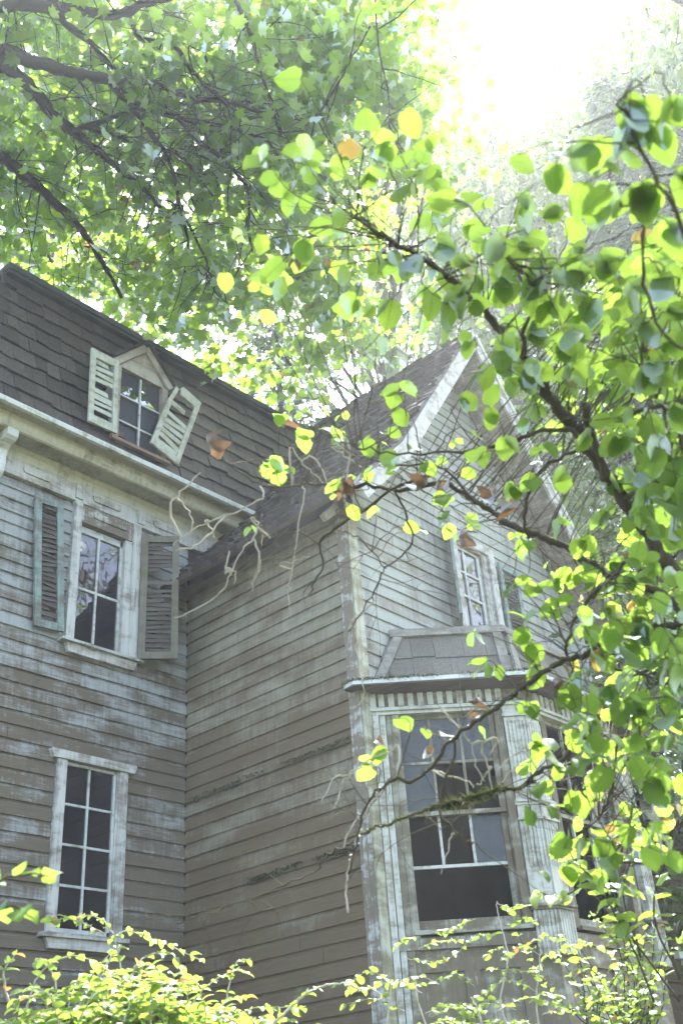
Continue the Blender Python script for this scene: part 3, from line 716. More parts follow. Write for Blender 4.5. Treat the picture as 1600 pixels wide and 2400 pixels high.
# fluted corner pilasters, turned round the bay's angles
def flutes(F,a,b,v0,v1,o0,o1,m,n=5):
    w=(b-a); st=w/(n*2+1); pts=[(a,o0),(a,o1)]
    for i in range(n):
        s=a+st*(2*i+1); pts += [(s,o1),(s+st*.25,o1-.010),(s+st*.75,o1-.010),(s+st,o1)]
    pts += [(b,o1),(b,o0)]
    m.prism(pts, lambda p,q,t: F(p,t,q), v0, v1)
for Fa,La,Fb in ((FL,LC,FFt),(FFt,LF,FR)):
    for F,a,b in ((Fa,La-.172,La+.012),(Fb,-.012,.20)):
        m=MB()
        flutes(F,a,b,4.06,4.76,-.01,.050,m); flutes(F,a,b,3.51,3.885,-.01,.058,m); flutes(F,a,b,2.83,3.165,-.01,.066,m)
        fbox(m,F,a,b,4.76,4.875,-.01,.045); fbox(m,F,a,b,3.21,3.51,-.01,.058); fbox(m,F,a,b,3.905,4.035,-.01,.054)
        p=m.build('pilaster',M['baytrim'],bay)
        for v,h,o in ((4.035,.025,.085),(4.012,.023,.068),(3.885,.020,.078),(4.80,.03,.065)):
            m=MB(); fbox(m,F,a-.012,b+.012,v,v+h,-.01,o); m.build('pilaster_moulding',M['baytrim'],bay)
        m=MB(); fbox(m,F,a-.02,b+.02,3.165,3.187,-.01,.082); fbox(m,F,a-.03,b+.03,3.187,3.212,-.01,.100); m.build('pilaster_base',M['bay'],bay)
# eave slab and shingled hood
def ring(d,z,x_in=0):          # bay outline pushed out by d
    k=d*math.tan(R(22.5))
    return [Vector((-.13 if d>.2 else A0.x-d*1.414, -2.37 if d<.2 else -2.33, z)), FL(LC+k,0,d)+Vector((0,0,z)), FFt(LF+k,0,d)+Vector((0,0,z)), FR(LR,0,d)+Vector((0,0,z))]
E0=.265
def eave_poly(d,z):
    a=FL(-.16,0,d); k=d*math.tan(R(22.5))
    return [Vector((a.x,-2.33,z)) if False else Vector((-.115,-2.30,z)), Vector((-.135,-2.42,z)), FL(LC+k,0,d)+Vector((0,0,z)), FFt(LF+k,0,d)+Vector((0,0,z)), FR(LR+.1,0,d)+Vector((0,0,z)), Vector((3.9,-2.30,z))]
m=MB(); lo=eave_poly(E0,5.085); hi=eave_poly(E0,5.098); n=len(lo); m.add(lo+hi,[tuple(range(n-1,-1,-1)),tuple(range(n,2*n))]+[(i,(i+1)%n,n+(i+1)%n,n+i) for i in range(n)]); m.build('eave_soffit',M['eavewood'],bay)
m=MB(); lo=eave_poly(E0+.015,5.0985); hi=eave_poly(E0+.015,5.135); m.add(lo+hi,[tuple(range(n-1,-1,-1)),tuple(range(n,2*n))]+[(i,(i+1)%n,n+(i+1)%n,n+i) for i in range(n)]); m.build('eave_edge',M['fascia'],bay)
hb=[Vector((.155,-2.37,5.135)),P1+Vector((0,0,5.135)),P2+Vector((0,0,5.135)),Vector((P2.x+.95,-2.37,5.135))]
ht=[Vector((.538,-2.37,5.80)),Vector((1.285,-3.115,5.80)),Vector((2.62,-3.115,5.80)),Vector((3.36,-2.37,5.80))]
m=MB(); m.add(hb+ht,[(0,1,5,4),(1,2,6,5),(2,3,7,6),(4,5,6,7)]); m.build('hood',M['hoodshingle'],bay)
for i in range(3):
    du=(hb[i+1]-hb[i]); dvv=((ht[i]+ht[i+1])-(hb[i]+hb[i+1])); dvv=dvv-du.normalized()*dvv.dot(du.normalized()); H=dvv.length/2
    nn=du.cross(dvv).normalized()
    Fh=Frame(hb[i],du,dvv,nn); L=du.length
    ins=(ht[i]-hb[i]).dot(du.normalized())
    inr=L-((ht[i+1]-hb[i]).dot(du.normalized()))
    for r in range(2):
        v0=H*.5*r; v1=H*.5*(r+1)+.03; u=ins*(v0/H); ue=L-inr*(v0/H)
        while u < ue-.05:
            wd=rng.uniform(.15,.30); u1=min(u+wd-.004,ue)
            ut0=max(u,ins*min(v1/H,1)); ut1=min(u1,L-inr*min(v1/H,1))
            if ut1>ut0+.02:
                m=MB(); dv=rng.choice((0,0,.014,-.012)) if r else 0; a,b2=.012,.006
                m.hexa([Fh(u,v0+dv,.001),Fh(u1,v0+dv,.001),Fh(u1,v0+dv,.020),Fh(u,v0+dv,.020),Fh(ut0,min(v1,H),.001),Fh(ut1,min(v1,H),.001),Fh(ut1,min(v1,H),.006),Fh(ut0,min(v1,H),.006)])
                m.build('shingle',M['hoodshingle'],bay)
            u+=wd
    m=MB(); fbox(m,Fh,ins-.02,L-inr+.02,H-.085,H+.01,.012,.045); m.build('hood_trim',M['hoodtrim'],bay)
    m=MB(); fbar(m,Fh,(.055,0),(ins+.055,H-.087),.085,.010,.040); m.build('hood_trim',M['hoodtrim'],bay)
    m=MB(); fbar(m,Fh,(L-.055,0),(L-inr-.055,H-.087),.085,.0105,.0395); m.build('hood_trim',M['hoodtrim'],bay)

# ------------------------------------------------------------------ moss on the ledges: tufts of short blades, one mesh per ledge
def moss_strip(p, q, n, droop, size, spread, parent, nrm=(0,0,1)):
    p=Vector(p); q=Vector(q); m=MB(); nn=Vector(nrm)
    for i in range(n):
        t=rng.random(); dens=.45+.55*math.sin(t*9+p.x*3)+.35*math.sin(t*31)
        if rng.random()>dens+.30: continue
        b=p.lerp(q,t)+Vector((rng.gauss(0,spread),rng.gauss(0,spread),rng.gauss(0,spread*.6)-abs(rng.gauss(0,spread))*1.2*max(0,dens)*(droop>.2)))
        d=(nn*rng.uniform(.2,1)+Vector((rng.gauss(0,.5),rng.gauss(0,.5),rng.gauss(0,.3)-droop))).normalized()*size*rng.uniform(.5,1.4)
        s=d.cross(Vector((rng.gauss(0,1),rng.gauss(0,1),rng.gauss(0,1)))).normalized()*size*.22
        m.add([b-s,b+s,b+d],[(0,1,2)])
    return tag(m.build('moss',M['moss'],parent,recalc=False),kind='stuff')
moss_strip(FB(.12,4.68,.004),FB(2.25,4.70,.006),1500,.5,.028,.014,wallb,(-.6,0,.3))
moss_strip(FB(.9,3.755,.004),FB(2.26,3.775,.006),1300,.5,.030,.014,wallb,(-.6,0,.3))
ep=eave_poly(E0,5.137)
for a,b,nn in ((1,2,1400),(0,1,160),(2,3,700)): moss_strip(ep[a],ep[b],nn,.1,.022,.014,bay)
moss_strip(FB(1.5,5.93,.004),FB(2.2,5.95,.004),200,.3,.015,.008,wallb,(-.6,0,.3))

# ------------------------------------------------------------------ porch at the far right end
m=MB(); m.prism([(-2.38,5.0),(-3.02,4.62),(-3.02,4.58),(-2.38,4.9)], lambda p,q,t:(t,p,q), 3.72,7.5); porch=m.build('porch',M['roofedge'],house)
m=MB(); m.prism([(-3.02,4.60),(-3.03,4.54),(-3.08,4.52),(-3.12,4.55),(-3.13,4.615),(-3.115,4.615),(-3.10,4.56),(-3.07,4.545),(-3.045,4.56),(-3.035,4.605)], lambda p,q,t:(t,p,q), 3.7,7.52); m.build('gutter',M['gutter'],porch)
m=MB(); m.box(3.75,7.4,-2.99,-2.94,4.38,4.575); m.build('beam',M['trim_h'],porch)
for x in (4.9,6.3):
    m=MB(); m.box(x-.06,x+.06,-3.02,-2.90,2.0,4.38); m.box(x-.09,x+.09,-3.05,-2.87,3.0,3.05); m.build('porch_post',M['baytrim'],porch)
m=MB(); m.box(3.8,7.4,-2.99,-2.93,3.02,3.09); m.box(3.8,7.4,-2.985,-2.935,2.3,2.36)
for i in range(24): m.box(3.9+i*.145,3.93+i*.145,-2.975,-2.945,2.36,3.02)
m.build('railing',M['baytrim'],porch)
back=sheath(Frame((4.32,-2.1,0),(1,0,0),(0,0,1),(0,-1,0)),0,3.2,0,5.0,[],-.09,-.026,'wall',M['dark'],house)
clapboards(Frame((4.32,-2.1,0),(1,0,0),(0,0,1),(0,-1,0)),[1.8+EXP*i for i in range(23)],lambda z:(0,3.2),[],M['siding_side'],back,joints=.0)
# ================================================================== foliage helpers
def unit(a): return a/np.maximum(np.linalg.norm(a,axis=-1,keepdims=True),1e-9)
def scatter(name, T, pos, d, nrm, size, mat, parent=None, kind=None, smooth=False):
    """many copies of one small leaf (T = verts, triangles; stem at 0, tip along +y, face +z) in one mesh"""
    V,Fc = T; V=np.asarray(V,float); Fc=np.asarray(Fc,int)
    pos=np.asarray(pos,float); d=unit(np.asarray(d,float)); nrm=np.asarray(nrm,float)
    x=unit(np.cross(d,nrm)); z=np.cross(x,d); size=np.asarray(size,float).reshape(-1,1,1)
    P = pos[:,None,:]+size*(V[None,:,0:1]*x[:,None,:]+V[None,:,1:2]*d[:,None,:]+V[None,:,2:3]*z[:,None,:])
    n,k=len(pos),len(V); faces=(Fc[None]+np.arange(n)[:,None,None]*k).reshape(-1,3)
    m=bpy.data.meshes.new(name); m.vertices.add(n*k); m.vertices.foreach_set('co',P.reshape(-1).astype(np.float32))
    nf=len(faces); m.loops.add(nf*3); m.loops.foreach_set('vertex_index',faces.reshape(-1).astype(np.int32))
    m.polygons.add(nf); m.polygons.foreach_set('loop_start',np.arange(0,nf*3,3,dtype=np.int32)); m.polygons.foreach_set('loop_total',np.full(nf,3,dtype=np.int32))
    m.materials.append(mat); m.update(calc_edges=True); m.validate()
    o=link(name,m,parent)
    if kind: o['kind']=kind
    return o
def fan(outline, c, bend=0.0):
    V=[(c[0],c[1],0.0)]+[(x,y,bend*(abs(x)*1.2-.25*(y-.4)**2)) for x,y in outline]; n=len(outline)
    return V,[(0,1+i,1+(i+1)%n) for i in range(n)]
MAPLE=fan([(0,0),(.22,-.06),(.46,.10),(.30,.26),(.56,.50),(.33,.54),(.30,.66),(.14,.62),(0,1.0),(-.14,.62),(-.30,.66),(-.33,.54),(-.56,.50),(-.30,.26),(-.46,.10),(-.22,-.06)],(0,.32),.25)
OVAL=fan([(0,0),(.20,.12),(.30,.38),(.24,.68),(0,1.0),(-.24,.68),(-.30,.38),(-.20,.12)],(0,.45),.35)
DIAM=([(0,0,0),(.27,.45,.08),(0,1,0),(-.27,.45,.08)],[(0,1,2),(0,2,3)])
NEED=([(0,0,0),(.11,.35,0),(0,1,0),(-.11,.35,0)],[(0,1,2),(0,2,3)])
def rnd_dirs(n, up=0.0):
    a=nrng.normal(size=(n,3)); a[:,2]+=up; return unit(a)
def clump_leaves(centers, radii, per, flat=.7):
    pos=[];ci=[]
    for c,r,k in zip(centers,radii,per):
        a=nrng.normal(size=(k,3))*np.array([1,1,flat])*.52; pos.append(np.asarray(c)+a*r); ci.append(a)
    return np.concatenate(pos),np.concatenate(ci)
def inpoly(x,y,P):
    c=False; n=len(P)
    for i in range(n):
        x1,y1=P[i]; x2,y2=P[(i+1)%n]
        if (y1>y)!=(y2>y) and x<(x2-x1)*(y-y1)/(y2-y1)+x1: c=not c
    return c
def masses(outline, holes, d0, d1, n, r0, r1):
    """foliage masses of a crown: its silhouette from where I stand, given depth d0..d1"""
    xs=[p[0] for p in outline]; ys=[p[1] for p in outline]; C=[];Rr=[]
    while len(C)<n:
        x=rng.uniform(min(xs),max(xs)); y=rng.uniform(min(ys),max(ys))
        if not inpoly(x,y,outline): continue
        if any(math.hypot((x-h[0])/h[2],(y-h[1])/h[3])<1 for h in holes): continue
        C.append(at(x,y,rng.uniform(d0,d1))); Rr.append(rng.uniform(r0,r1))
    return C,Rr
_sr=SUN.cross(Vector((0,0,1))).normalized(); _su=_sr.cross(SUN)
SHAFTS=((3.1,4.85,.75),(4.2,4.25,.6),(4.35,6.85,.40))      # gaps in the canopy where the sun gets through
def thin(C,Rr):
    out=[(c,r) for c,r in zip(C,Rr) if not any(math.hypot(Vector(c).dot(_sr)-a,Vector(c).dot(_su)-b)<k+r*.75 for a,b,k in SHAFTS)]
    return [o[0] for o in out],[o[1] for o in out]
def limb(path, dists, w, sub=4, jit=.006):
    """path in sight-line coordinates with a distance per point -> points and radii in metres"""
    n=len(path); P=[at(x,y,dists[0]+(dists[1]-dists[0])*i/(n-1)) for i,(x,y) in enumerate(path)]
    Q=smooth_path(P,sub,jit); N_=len(Q)
    R_=[(w[0]+(w[1]-w[0])*i/(N_-1))*(1+.14*rng.gauss(0,1)*min(1,i)) for i in range(N_)]
    return Q,R_
def cr(x0,y0,s): return lambda *p:[(x0+a/s,y0+b/s) for a,b in p]
def tree_root(name, base, label, cat, group=None):
    e=empty(name, base); tag(e,label,cat,group); return e
def twigs_from(Q, n, L, mb, r0, rr=(.25,1), droop=.25, out=None):
    for i in range(n):
        t=rng.uniform(*rr); k=min(int(t*(len(Q)-1)),len(Q)-2); p=Q[k]; d=(Q[k+1]-Q[k]).normalized()
        v=(d*rng.uniform(.2,1)+Vector((rng.gauss(0,.7),rng.gauss(0,.7),rng.gauss(0,.6)))).normalized(); ln=L*rng.uniform(.4,1.2); pts=[p]
        for s in range(5):
            v=(v+Vector((rng.gauss(0,.22),rng.gauss(0,.22),rng.gauss(0,.2)-droop*.3))).normalized(); pts.append(pts[-1]+v*ln/5)
        mb.tube(pts,[r0*(1-.15*s) for s in range(6)],4,cap=False)
        if out is not None: out.append(pts)

# ================================================================== big maple behind the house
c1=cr(0,0,1.96)
mbase=at(-420,1900,13.6); mbase=Vector((mbase.x,mbase.y,0))
maple=tree_root('maple_tree',mbase,'big mossy maple reaching its dark limbs over the mansard roof','tree')
tp=at(-330,700,12.9)
mb=MB(); mb.tube(smooth_path([mbase,mbase.lerp(tp,.35)+Vector((.2,0,0)),mbase.lerp(tp,.7)+Vector((-.1,.1,0)),tp],4,.03),[.42-.012*i for i in range(13)],10); mb.build('trunk',M['bark_dark'],maple,recalc=False)
LIMBS=[([(-330,700)]+[(-120,60)]+c1((0,30),(150,25),(330,40),(480,70),(590,60),(650,20),(720,5),(900,-60)),(12.9,12.0),(.12,.045)),
 ([(-330,700),(-130,210)]+c1((0,240),(130,280),(200,295),(330,330),(430,350),(560,370),(680,375),(830,430),(950,455),(1080,470),(1200,520)),(12.9,12.1),(.14,.022)),
 ([(-330,700),(-110,150)]+c1((0,300),(80,345),(180,440),(260,540),(360,620),(440,690),(560,780),(650,860),(720,930),(790,1020)),(12.9,12.6),(.13,.03)),
 ([(-330,700),(-140,330)]+c1((0,720),(60,760),(160,840),(260,940),(330,1000),(420,1120),(490,1240),(560,1370)),(13.0,13.2),(.125,.028)),
 (c1((330,600),(400,580),(520,540),(600,510),(760,490),(880,470),(1000,460),(1150,470)),(12.6,12.2),(.05,.015)),
 (c1((360,600),(400,580),(530,620),(660,680),(750,690),(830,720),(900,790),(980,900)),(12.6,12.2),(.05,.015)),
 (c1((500,362),(560,440),(700,500),(820,540),(980,570),(1100,600),(1230,650),(1300,760)),(12.6,12.0),(.055,.015)),
 (c1((580,470),(600,490),(700,620),(780,750),(830,950),(860,1100),(850,1250)),(12.5,12.4),(.045,.015)),
 (c1((790,530),(820,540),(900,640),(1000,710),(1080,790),(1130,850),(1230,910),(1330,890)),(12.4,12.0),(.05,.016)),
 (c1((1110,820),(1130,850),(1145,950),(1140,1060),(1160,1160)),(12.8,12.6),(.035,.012)),
 (c1((560,66),(590,60),(640,180),(780,190),(860,290),(950,400),(1030,470),(1080,600)),(12.5,12.1),(.05,.014)),
 (c1((240,-20),(300,100),(420,200),(480,270),(530,330),(600,480)),(12.7,12.6),(.06,.03)),
 (c1((820,920),(830,950),(880,1060),(950,1200),(960,1260),(1010,1330)),(12.7,12.7),(.03,.01)),
 (c1((0,800),(60,900),(120,1000),(190,1100),(250,1230),(330,1330)),(15,14.6),(.03,.012)),
 (c1((0,880),(120,930),(240,1020),(330,1110),(420,1140)),(15,14.6),(.022,.010)),
 (c1((1700,120),(1620,260),(1560,370),(1480,490),(1420,570),(1300,690)),(12.2,12.0),(.018,.008)),
 (c1((1720,-50),(1740,200),(1780,420),(1790,620)),(12.2,12.0),(.016,.008)),
 (c1((1080,0),(1140,120),(1190,300),(1240,460),(1300,640)),(12.6,12.4),(.03,.012)),
 (c1((940,250),(1000,420),(1010,560),(990,740),(1010,900)),(12.8,12.8),(.025,.010))]
tw=MB(); mtips=[]
for pth,ds,wd in LIMBS:
    Q,Rr=limb(pth,ds,wd); Rr=[q*.72 for q in Rr]; b=MB(); b.tube(Q,Rr,7); b.build('limb',M['bark_dark'],maple,recalc=False)
    twigs_from(Q,int(5+len(Q)*.4),1.1,tw,.010,out=mtips)
for Qt in list(mtips)[:130]: twigs_from(Qt,2,.5,tw,.005,(.3,1))
tag(tw.build('twig',M['bark_dark'],maple,recalc=False),kind='stuff')
OUTL=[(-380,-200),(0,-200),(300,-90),(1000,-50),(1085,0),(1100,60),(1075,170),(1060,300),(1085,360),(1010,420),(990,560),(1000,680),(945,760),(800,880),(720,870),(660,960),(520,900),(430,840),(300,800),(140,720),(0,650),(-300,650)]
HOLES=[(180,150,75,55),(290,130,45,35),(340,60,40,30),(640,780,55,130),(960,745,30,40),(420,460,60,45),(470,400,45,30),(360,500,40,30)]
C,Rr=masses(OUTL,HOLES,13.0,16.5,430,.35,.75)
C2,R2=masses([(480,-60),(1000,-60),(1075,170),(1060,300),(1085,360),(1010,430),(990,560),(940,700),(860,860),(760,860),(700,700),(640,300)],HOLES,13.5,14.8,80,.3,.55)
C3=[p[-1]+SUN*.3 for p in mtips[::2]]; R3=[.36]*len(C3)
C,Rr=thin(C,Rr); C2,R2=thin(C2,R2); C3,R3=thin(C3,R3)
pos,off=clump_leaves(C+C2+C3,Rr+R2+R3,[int(24*(r/.5)**2) for r in Rr]+[int(28*(r/.5)**2) for r in R2]+[10]*len(C3),.75)
n=len(pos); nr=unit(rnd_dirs(n,1.3)); dr=unit(np.cross(nr,rnd_dirs(n))+np.array([0,0,-.35]))
scatter('crown',MAPLE,pos,dr,nr,nrng.uniform(.11,.21,n),M['maple'],maple)

# ================================================================== trees further back
def broadleaf(label, base, top, C, Rr, leaf, size, per, mat, bark='bark_fir', group=None, T=DIAM, r0=.22, name='broadleaf_tree'):
    e=tree_root(name,base,label,'tree',group)
    b=MB(); trunk=smooth_path([base,base.lerp(top,.4)+Vector((.25,.1,0)),base.lerp(top,.75)-Vector((.15,.2,0)),top],4,.04); b.tube(trunk,[r0*(1-.065*i) for i in range(len(trunk))],8); b.build('trunk',M[bark],e,recalc=False)
    lb=MB()
    for c,r in list(zip(C,Rr))[::4]:
        c=Vector(c); k=min(len(trunk)-1,max(3,int(len(trunk)*rng.uniform(.45,.95)))); p=trunk[k]; mid=p.lerp(c,.5)+Vector((0,0,rng.uniform(.0,.5)))
        lb.tube(smooth_path([p,mid,c],3,.05),[r0*.3*(1-.13*i) for i in range(7)],5,cap=False)
    tag(lb.build('limb',M[bark],e,recalc=False),kind='stuff')
    C,Rr=thin(C,Rr)
    pos,off=clump_leaves(C,Rr,[int(per*(r*r)) for r in Rr],.8)
    n=len(pos); nr=rnd_dirs(n,.8); dr=unit(np.cross(nr,rnd_dirs(n))+np.array([0,0,-.3]))
    scatter('crown',T,pos,dr,nr,nrng.uniform(size*.7,size*1.3,n),M[mat],e)
    return e
def ground_under(x,y,d): p=at(x,y,d); return Vector((p.x,p.y,0))
def fir(label, base, H, rad, n_whorl, mat='needle', group=None, lean=(0,0), seed=0, zmin=.15, dens=1.0, tuft=.30):
    e=tree_root('fir_tree',base,label,'tree',group)
    top=base+Vector((lean[0],lean[1],H)); b=MB(); b.tube([base.lerp(top,i/8) for i in range(9)],[H*.011*(1-.11*i) for i in range(9)],8); b.build('trunk',M['bark_fir'],e,recalc=False)
    lb=MB(); pos=[];dr=[]
    for wv in range(n_whorl):
        f=zmin+(1-zmin)*(wv/n_whorl)**.95; p0=base.lerp(top,f); L=rad*(1-f)**.75*(1.0)+.25
        for k in range(rng.choice((4,5,6))):
            a=rng.random()*6.283; l=L*rng.uniform(.65,1.15); v=Vector((math.cos(a),math.sin(a),.18)); pts=[p0]
            for s in range(6):
                v=(v+Vector((rng.gauss(0,.06),rng.gauss(0,.06),-.10))).normalized(); pts.append(pts[-1]+v*l/6)
            lb.tube(pts,[.035*(1-.14*s)*max(.5,L/3) for s in range(7)],4,cap=False)
            m_=int(l*34*dens)
            for q in range(m_):
                t=rng.uniform(.12,1); s=min(int(t*6),5); p=pts[s].lerp(pts[s+1],t*6-s); fw=(pts[s+1]-pts[s]).normalized()
                sd=Vector((-fw.y,fw.x,0)).normalized()*rng.choice((-1,1))
                ext=rng.random()*min(.9,l*.28)*(1.15-t*.6)
                p=p+(fw*.5+sd*.9+Vector((0,0,-.35)))*ext
                pos.append(p); dr.append(fw*.6+sd*rng.uniform(.3,1)+Vector((0,0,rng.uniform(-.9,.1))))
    tag(lb.build('bough',M['bark_fir'],e,recalc=False),kind='stuff')
    n=len(pos); scatter('crown',NEED,np.array([tuple(p) for p in pos]),np.array([tuple(p) for p in dr]),rnd_dirs(n,1.0),nrng.uniform(tuft*.6,tuft*1.3,n),M[mat],e)
    return e
BG='trees standing behind the house'
C,Rr=masses([(-400,-100),(500,-100),(760,100),(700,560),(420,760),(-400,560)],[(180,150,80,60),(640,780,60,130)],21,26,100,.7,1.2)
broadleaf('leafy tree standing behind the maple on the left', ground_under(150,900,24), at(150,100,24), C,Rr,0,.21,60,'far_leaf',group=BG)
C,Rr=masses([(560,-120),(1010,-60),(1060,300),(1020,600),(760,640),(600,420)],[(880,480,40,40)],20,25,70,.6,1.1)
broadleaf('leafy tree standing behind the maple at its right side', ground_under(850,900,23), at(850,150,23), C,Rr,0,.20,62,'far_leaf',group=BG)
fir('pale fir seen between the maple leaves and the wing roof', ground_under(655,900,25), 21, 4.2, 42, group=BG, dens=1.15)
fir('second pale fir just left of the wing ridge', ground_under(455,900,31), 22, 4.5, 40, group=BG)
fir('tall hazy fir rising straight behind the gable', ground_under(1120,900,36), 40, 6.5, 64, group=BG, dens=1.1, tuft=.45)
fir('hazy fir beside the bright gap of sky', ground_under(1290,900,44), 45, 6.5, 60, group=BG, dens=1.0, tuft=.5)
fir('fir hanging dark boughs into the top right corner', ground_under(1640,900,21), 22.5, 5.0, 46, group=BG, zmin=.30, dens=1.3, tuft=.34)
C,Rr=masses([(1285,150),(1420,60),(1750,-60),(1800,900),(1560,1000),(1400,900),(1310,720),(1270,420)],[(1330,620,30,60)],30,37,230,.9,1.9)
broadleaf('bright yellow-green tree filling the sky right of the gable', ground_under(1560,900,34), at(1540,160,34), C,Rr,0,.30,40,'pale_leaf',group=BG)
C,Rr=masses([(1150,780),(1330,680),(1650,720),(1750,1500),(1500,1560),(1380,1330),(1270,1080)],[(1330,900,25,30),(1380,1160,30,50),(1490,1020,25,35),(1590,1300,30,40)],14.5,19,150,.4,.9)
broadleaf('green tree showing between the right rake and the hazel', ground_under(1500,1200,17), at(1480,800,17), C,Rr,0,.16,85,'far_leaf',group=BG)
C,Rr=masses([(560,560),(760,520),(1010,600),(1080,760),(1000,830),(880,900),(740,960),(640,980),(560,900)],[(940,770,38,45),(835,890,40,28),(690,820,40,60)],24,30,60,.6,1.1)
broadleaf('grey-green tree in the gap over the wing ridge', ground_under(900,900,28), at(880,640,27), C,Rr,0,.18,55,'far_leaf',group=BG)
C,Rr=masses([(980,330),(1090,235),(1200,290),(1310,330),(1320,700),(1180,860),(980,700)],[],28,34,190,.6,1.3)
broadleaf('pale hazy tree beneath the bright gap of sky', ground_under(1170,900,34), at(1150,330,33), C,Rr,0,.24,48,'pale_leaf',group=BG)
C,Rr=masses([(1330,1480),(1700,1440),(1760,2250),(1560,2250),(1420,1900)],[],11.5,14.0,70,.35,.7)
broadleaf('leafy green tree beyond the porch gutter', ground_under(1650,1900,13), at(1600,1560,13), C,Rr,0,.13,95,'far_leaf',group=BG)
cc=Vector((-4.6,-6.9,3.2))+SUN*25      # unseen tree crown, added above the frame to keep the hazel in shade
C=[];Rr=[]
for k in range(40):
    C.append(cc+_su*.75-_sr*-.2+Vector((rng.gauss(0,.6),rng.gauss(0,.5),rng.gauss(0,.5)))); Rr.append(rng.uniform(.35,.55))
for k in range(46):
    C.append(cc+Vector((rng.gauss(0,.75),rng.gauss(0,.65),rng.gauss(0,.7)))); Rr.append(rng.uniform(.35,.6))
for k in range(90):
    C.append(cc+Vector((rng.uniform(1.0,5),rng.uniform(-6.5,-1.8),rng.gauss(-1,1.3)))); Rr.append(rng.uniform(.5,.9))
tb=cc+Vector((3.5,-6.0,0)); tb.z=0
broadleaf('unseen tree crown added to keep the hazel in shade', tb, cc+Vector((2.6,-4,-.5)), C,Rr,0,.17,95,'far_leaf',group=BG)
# trees across the yard, which the upper panes reflect
RB='trees across the yard behind the viewer'
for i,(x,y,h,r,lb) in enumerate(((15.5,-25,28,6.8,'sunlit round tree reflected in the upper window panes'),(9,-22,20,5.2,'shorter sunlit tree reflected low in the panes'),(2,-29,20,6,'taller tree reflected in the top of the panes'),(27,-18,25,6.5,'far tree at the edge of the reflections'))):
    C=[];Rr=[]
    for k in range(150):
        a=rng.random()*6.28; b=rng.uniform(-.9,1); rad=r*math.sqrt(max(0,1-b*b))*rng.uniform(.55,1); C.append(Vector((x+rad*math.cos(a),y+rad*math.sin(a),h*.62+b*h*.36))); Rr.append(rng.uniform(.7,1.2))
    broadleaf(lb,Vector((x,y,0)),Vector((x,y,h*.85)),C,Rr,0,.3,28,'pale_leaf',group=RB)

# ================================================================== hazel in the foreground
hz=at(2150,2300,3.6); hz=Vector((hz.x,hz.y,0))
hazel=tree_root('hazel_shrub',hz,'hazel arching in from the right with big round backlit leaves and bare twigs','shrub')
def leaf_mesh(name, width, mat, bend=.25, cup=.12, wav=.03, seed=0, K=9, serr=.05):
    """one leaf as a folded strip grid: stem at 0, tip at +y"""
    r_=random.Random(seed); V=[];Fc=[]
    for i in range(K+1):
        y=i/K; w=width*(max(0,math.sin(math.pi*min(1,(y**.86*.93+.07))))**.60)*(1-.12*y)*(1 if y<.85 else .8)
        if i==K: w=.004
        y0=y-.10*(1-y)**3*0
        sag=bend*(-(y-.3)**2)
        for s in (-1,0,1):
            ww=w*(1+ (serr if i%2 else -serr)*(1 if s else 0)+r_.gauss(0,.03)*(s!=0))
            back=-.05*(1-y)**4 if s else 0
            V.append((s*ww,y+back+(0 if not s else -.02*(i%2)),sag+(cup*ww*2+wav*math.sin(y*8+seed*2+s)*ww*2 if s else 0)))
    for i in range(K):
        for k in range(2):
            q=i*3+k; Fc.append((q,q+1,q+4,q+3))
    b=len(V); V+=[(-.011,.02,0),(.011,.02,0),(.009,-.24,.03),(-.009,-.24,.03)]; Fc+=[(b,b+3,b+2,b+1)]
    m=bpy.data.meshes.new(name); m.from_pydata(V,[],Fc); m.materials.append(mat); m.polygons.foreach_set('use_smooth',[True]*len(Fc)); m.update(); return m
def tris(m):
    out=[]
    for p in m.polygons:
        v=list(p.vertices); out+= [(v[0],v[i],v[i+1]) for i in range(1,len(v)-1)]
    return [tuple(v.co) for v in m.vertices],out
HL=[leaf_mesh('hazel_leaf',.44,M['hazel'],.30,.10,.05,1),leaf_mesh('hazel_leaf',.36,M['hazel'],.15,.16,.06,2),leaf_mesh('hazel_leaf',.41,M['hazel'],-.25,-.08,.05,3),leaf_mesh('hazel_leaf',.38,M['hazel'],.45,-.12,.08,4)]
DRY=[leaf_mesh('dry_leaf',.34,M['dryleaf'],1.3,.75,.5,5),leaf_mesh('dry_leaf',.40,M['dryleaf'],.9,-.9,.6,6)]
c3=cr(800,700,1.96); c2=cr(800,0,1.96); r4_=cr(400,750,1.568); r5_=cr(780,1400,1568/620); c4=cr(1200,1300,2.138); k4_=cr(410,1700,3.136); k3_=cr(410,1260,1568/450)
root=[(1990,2050),(1760,1640)]
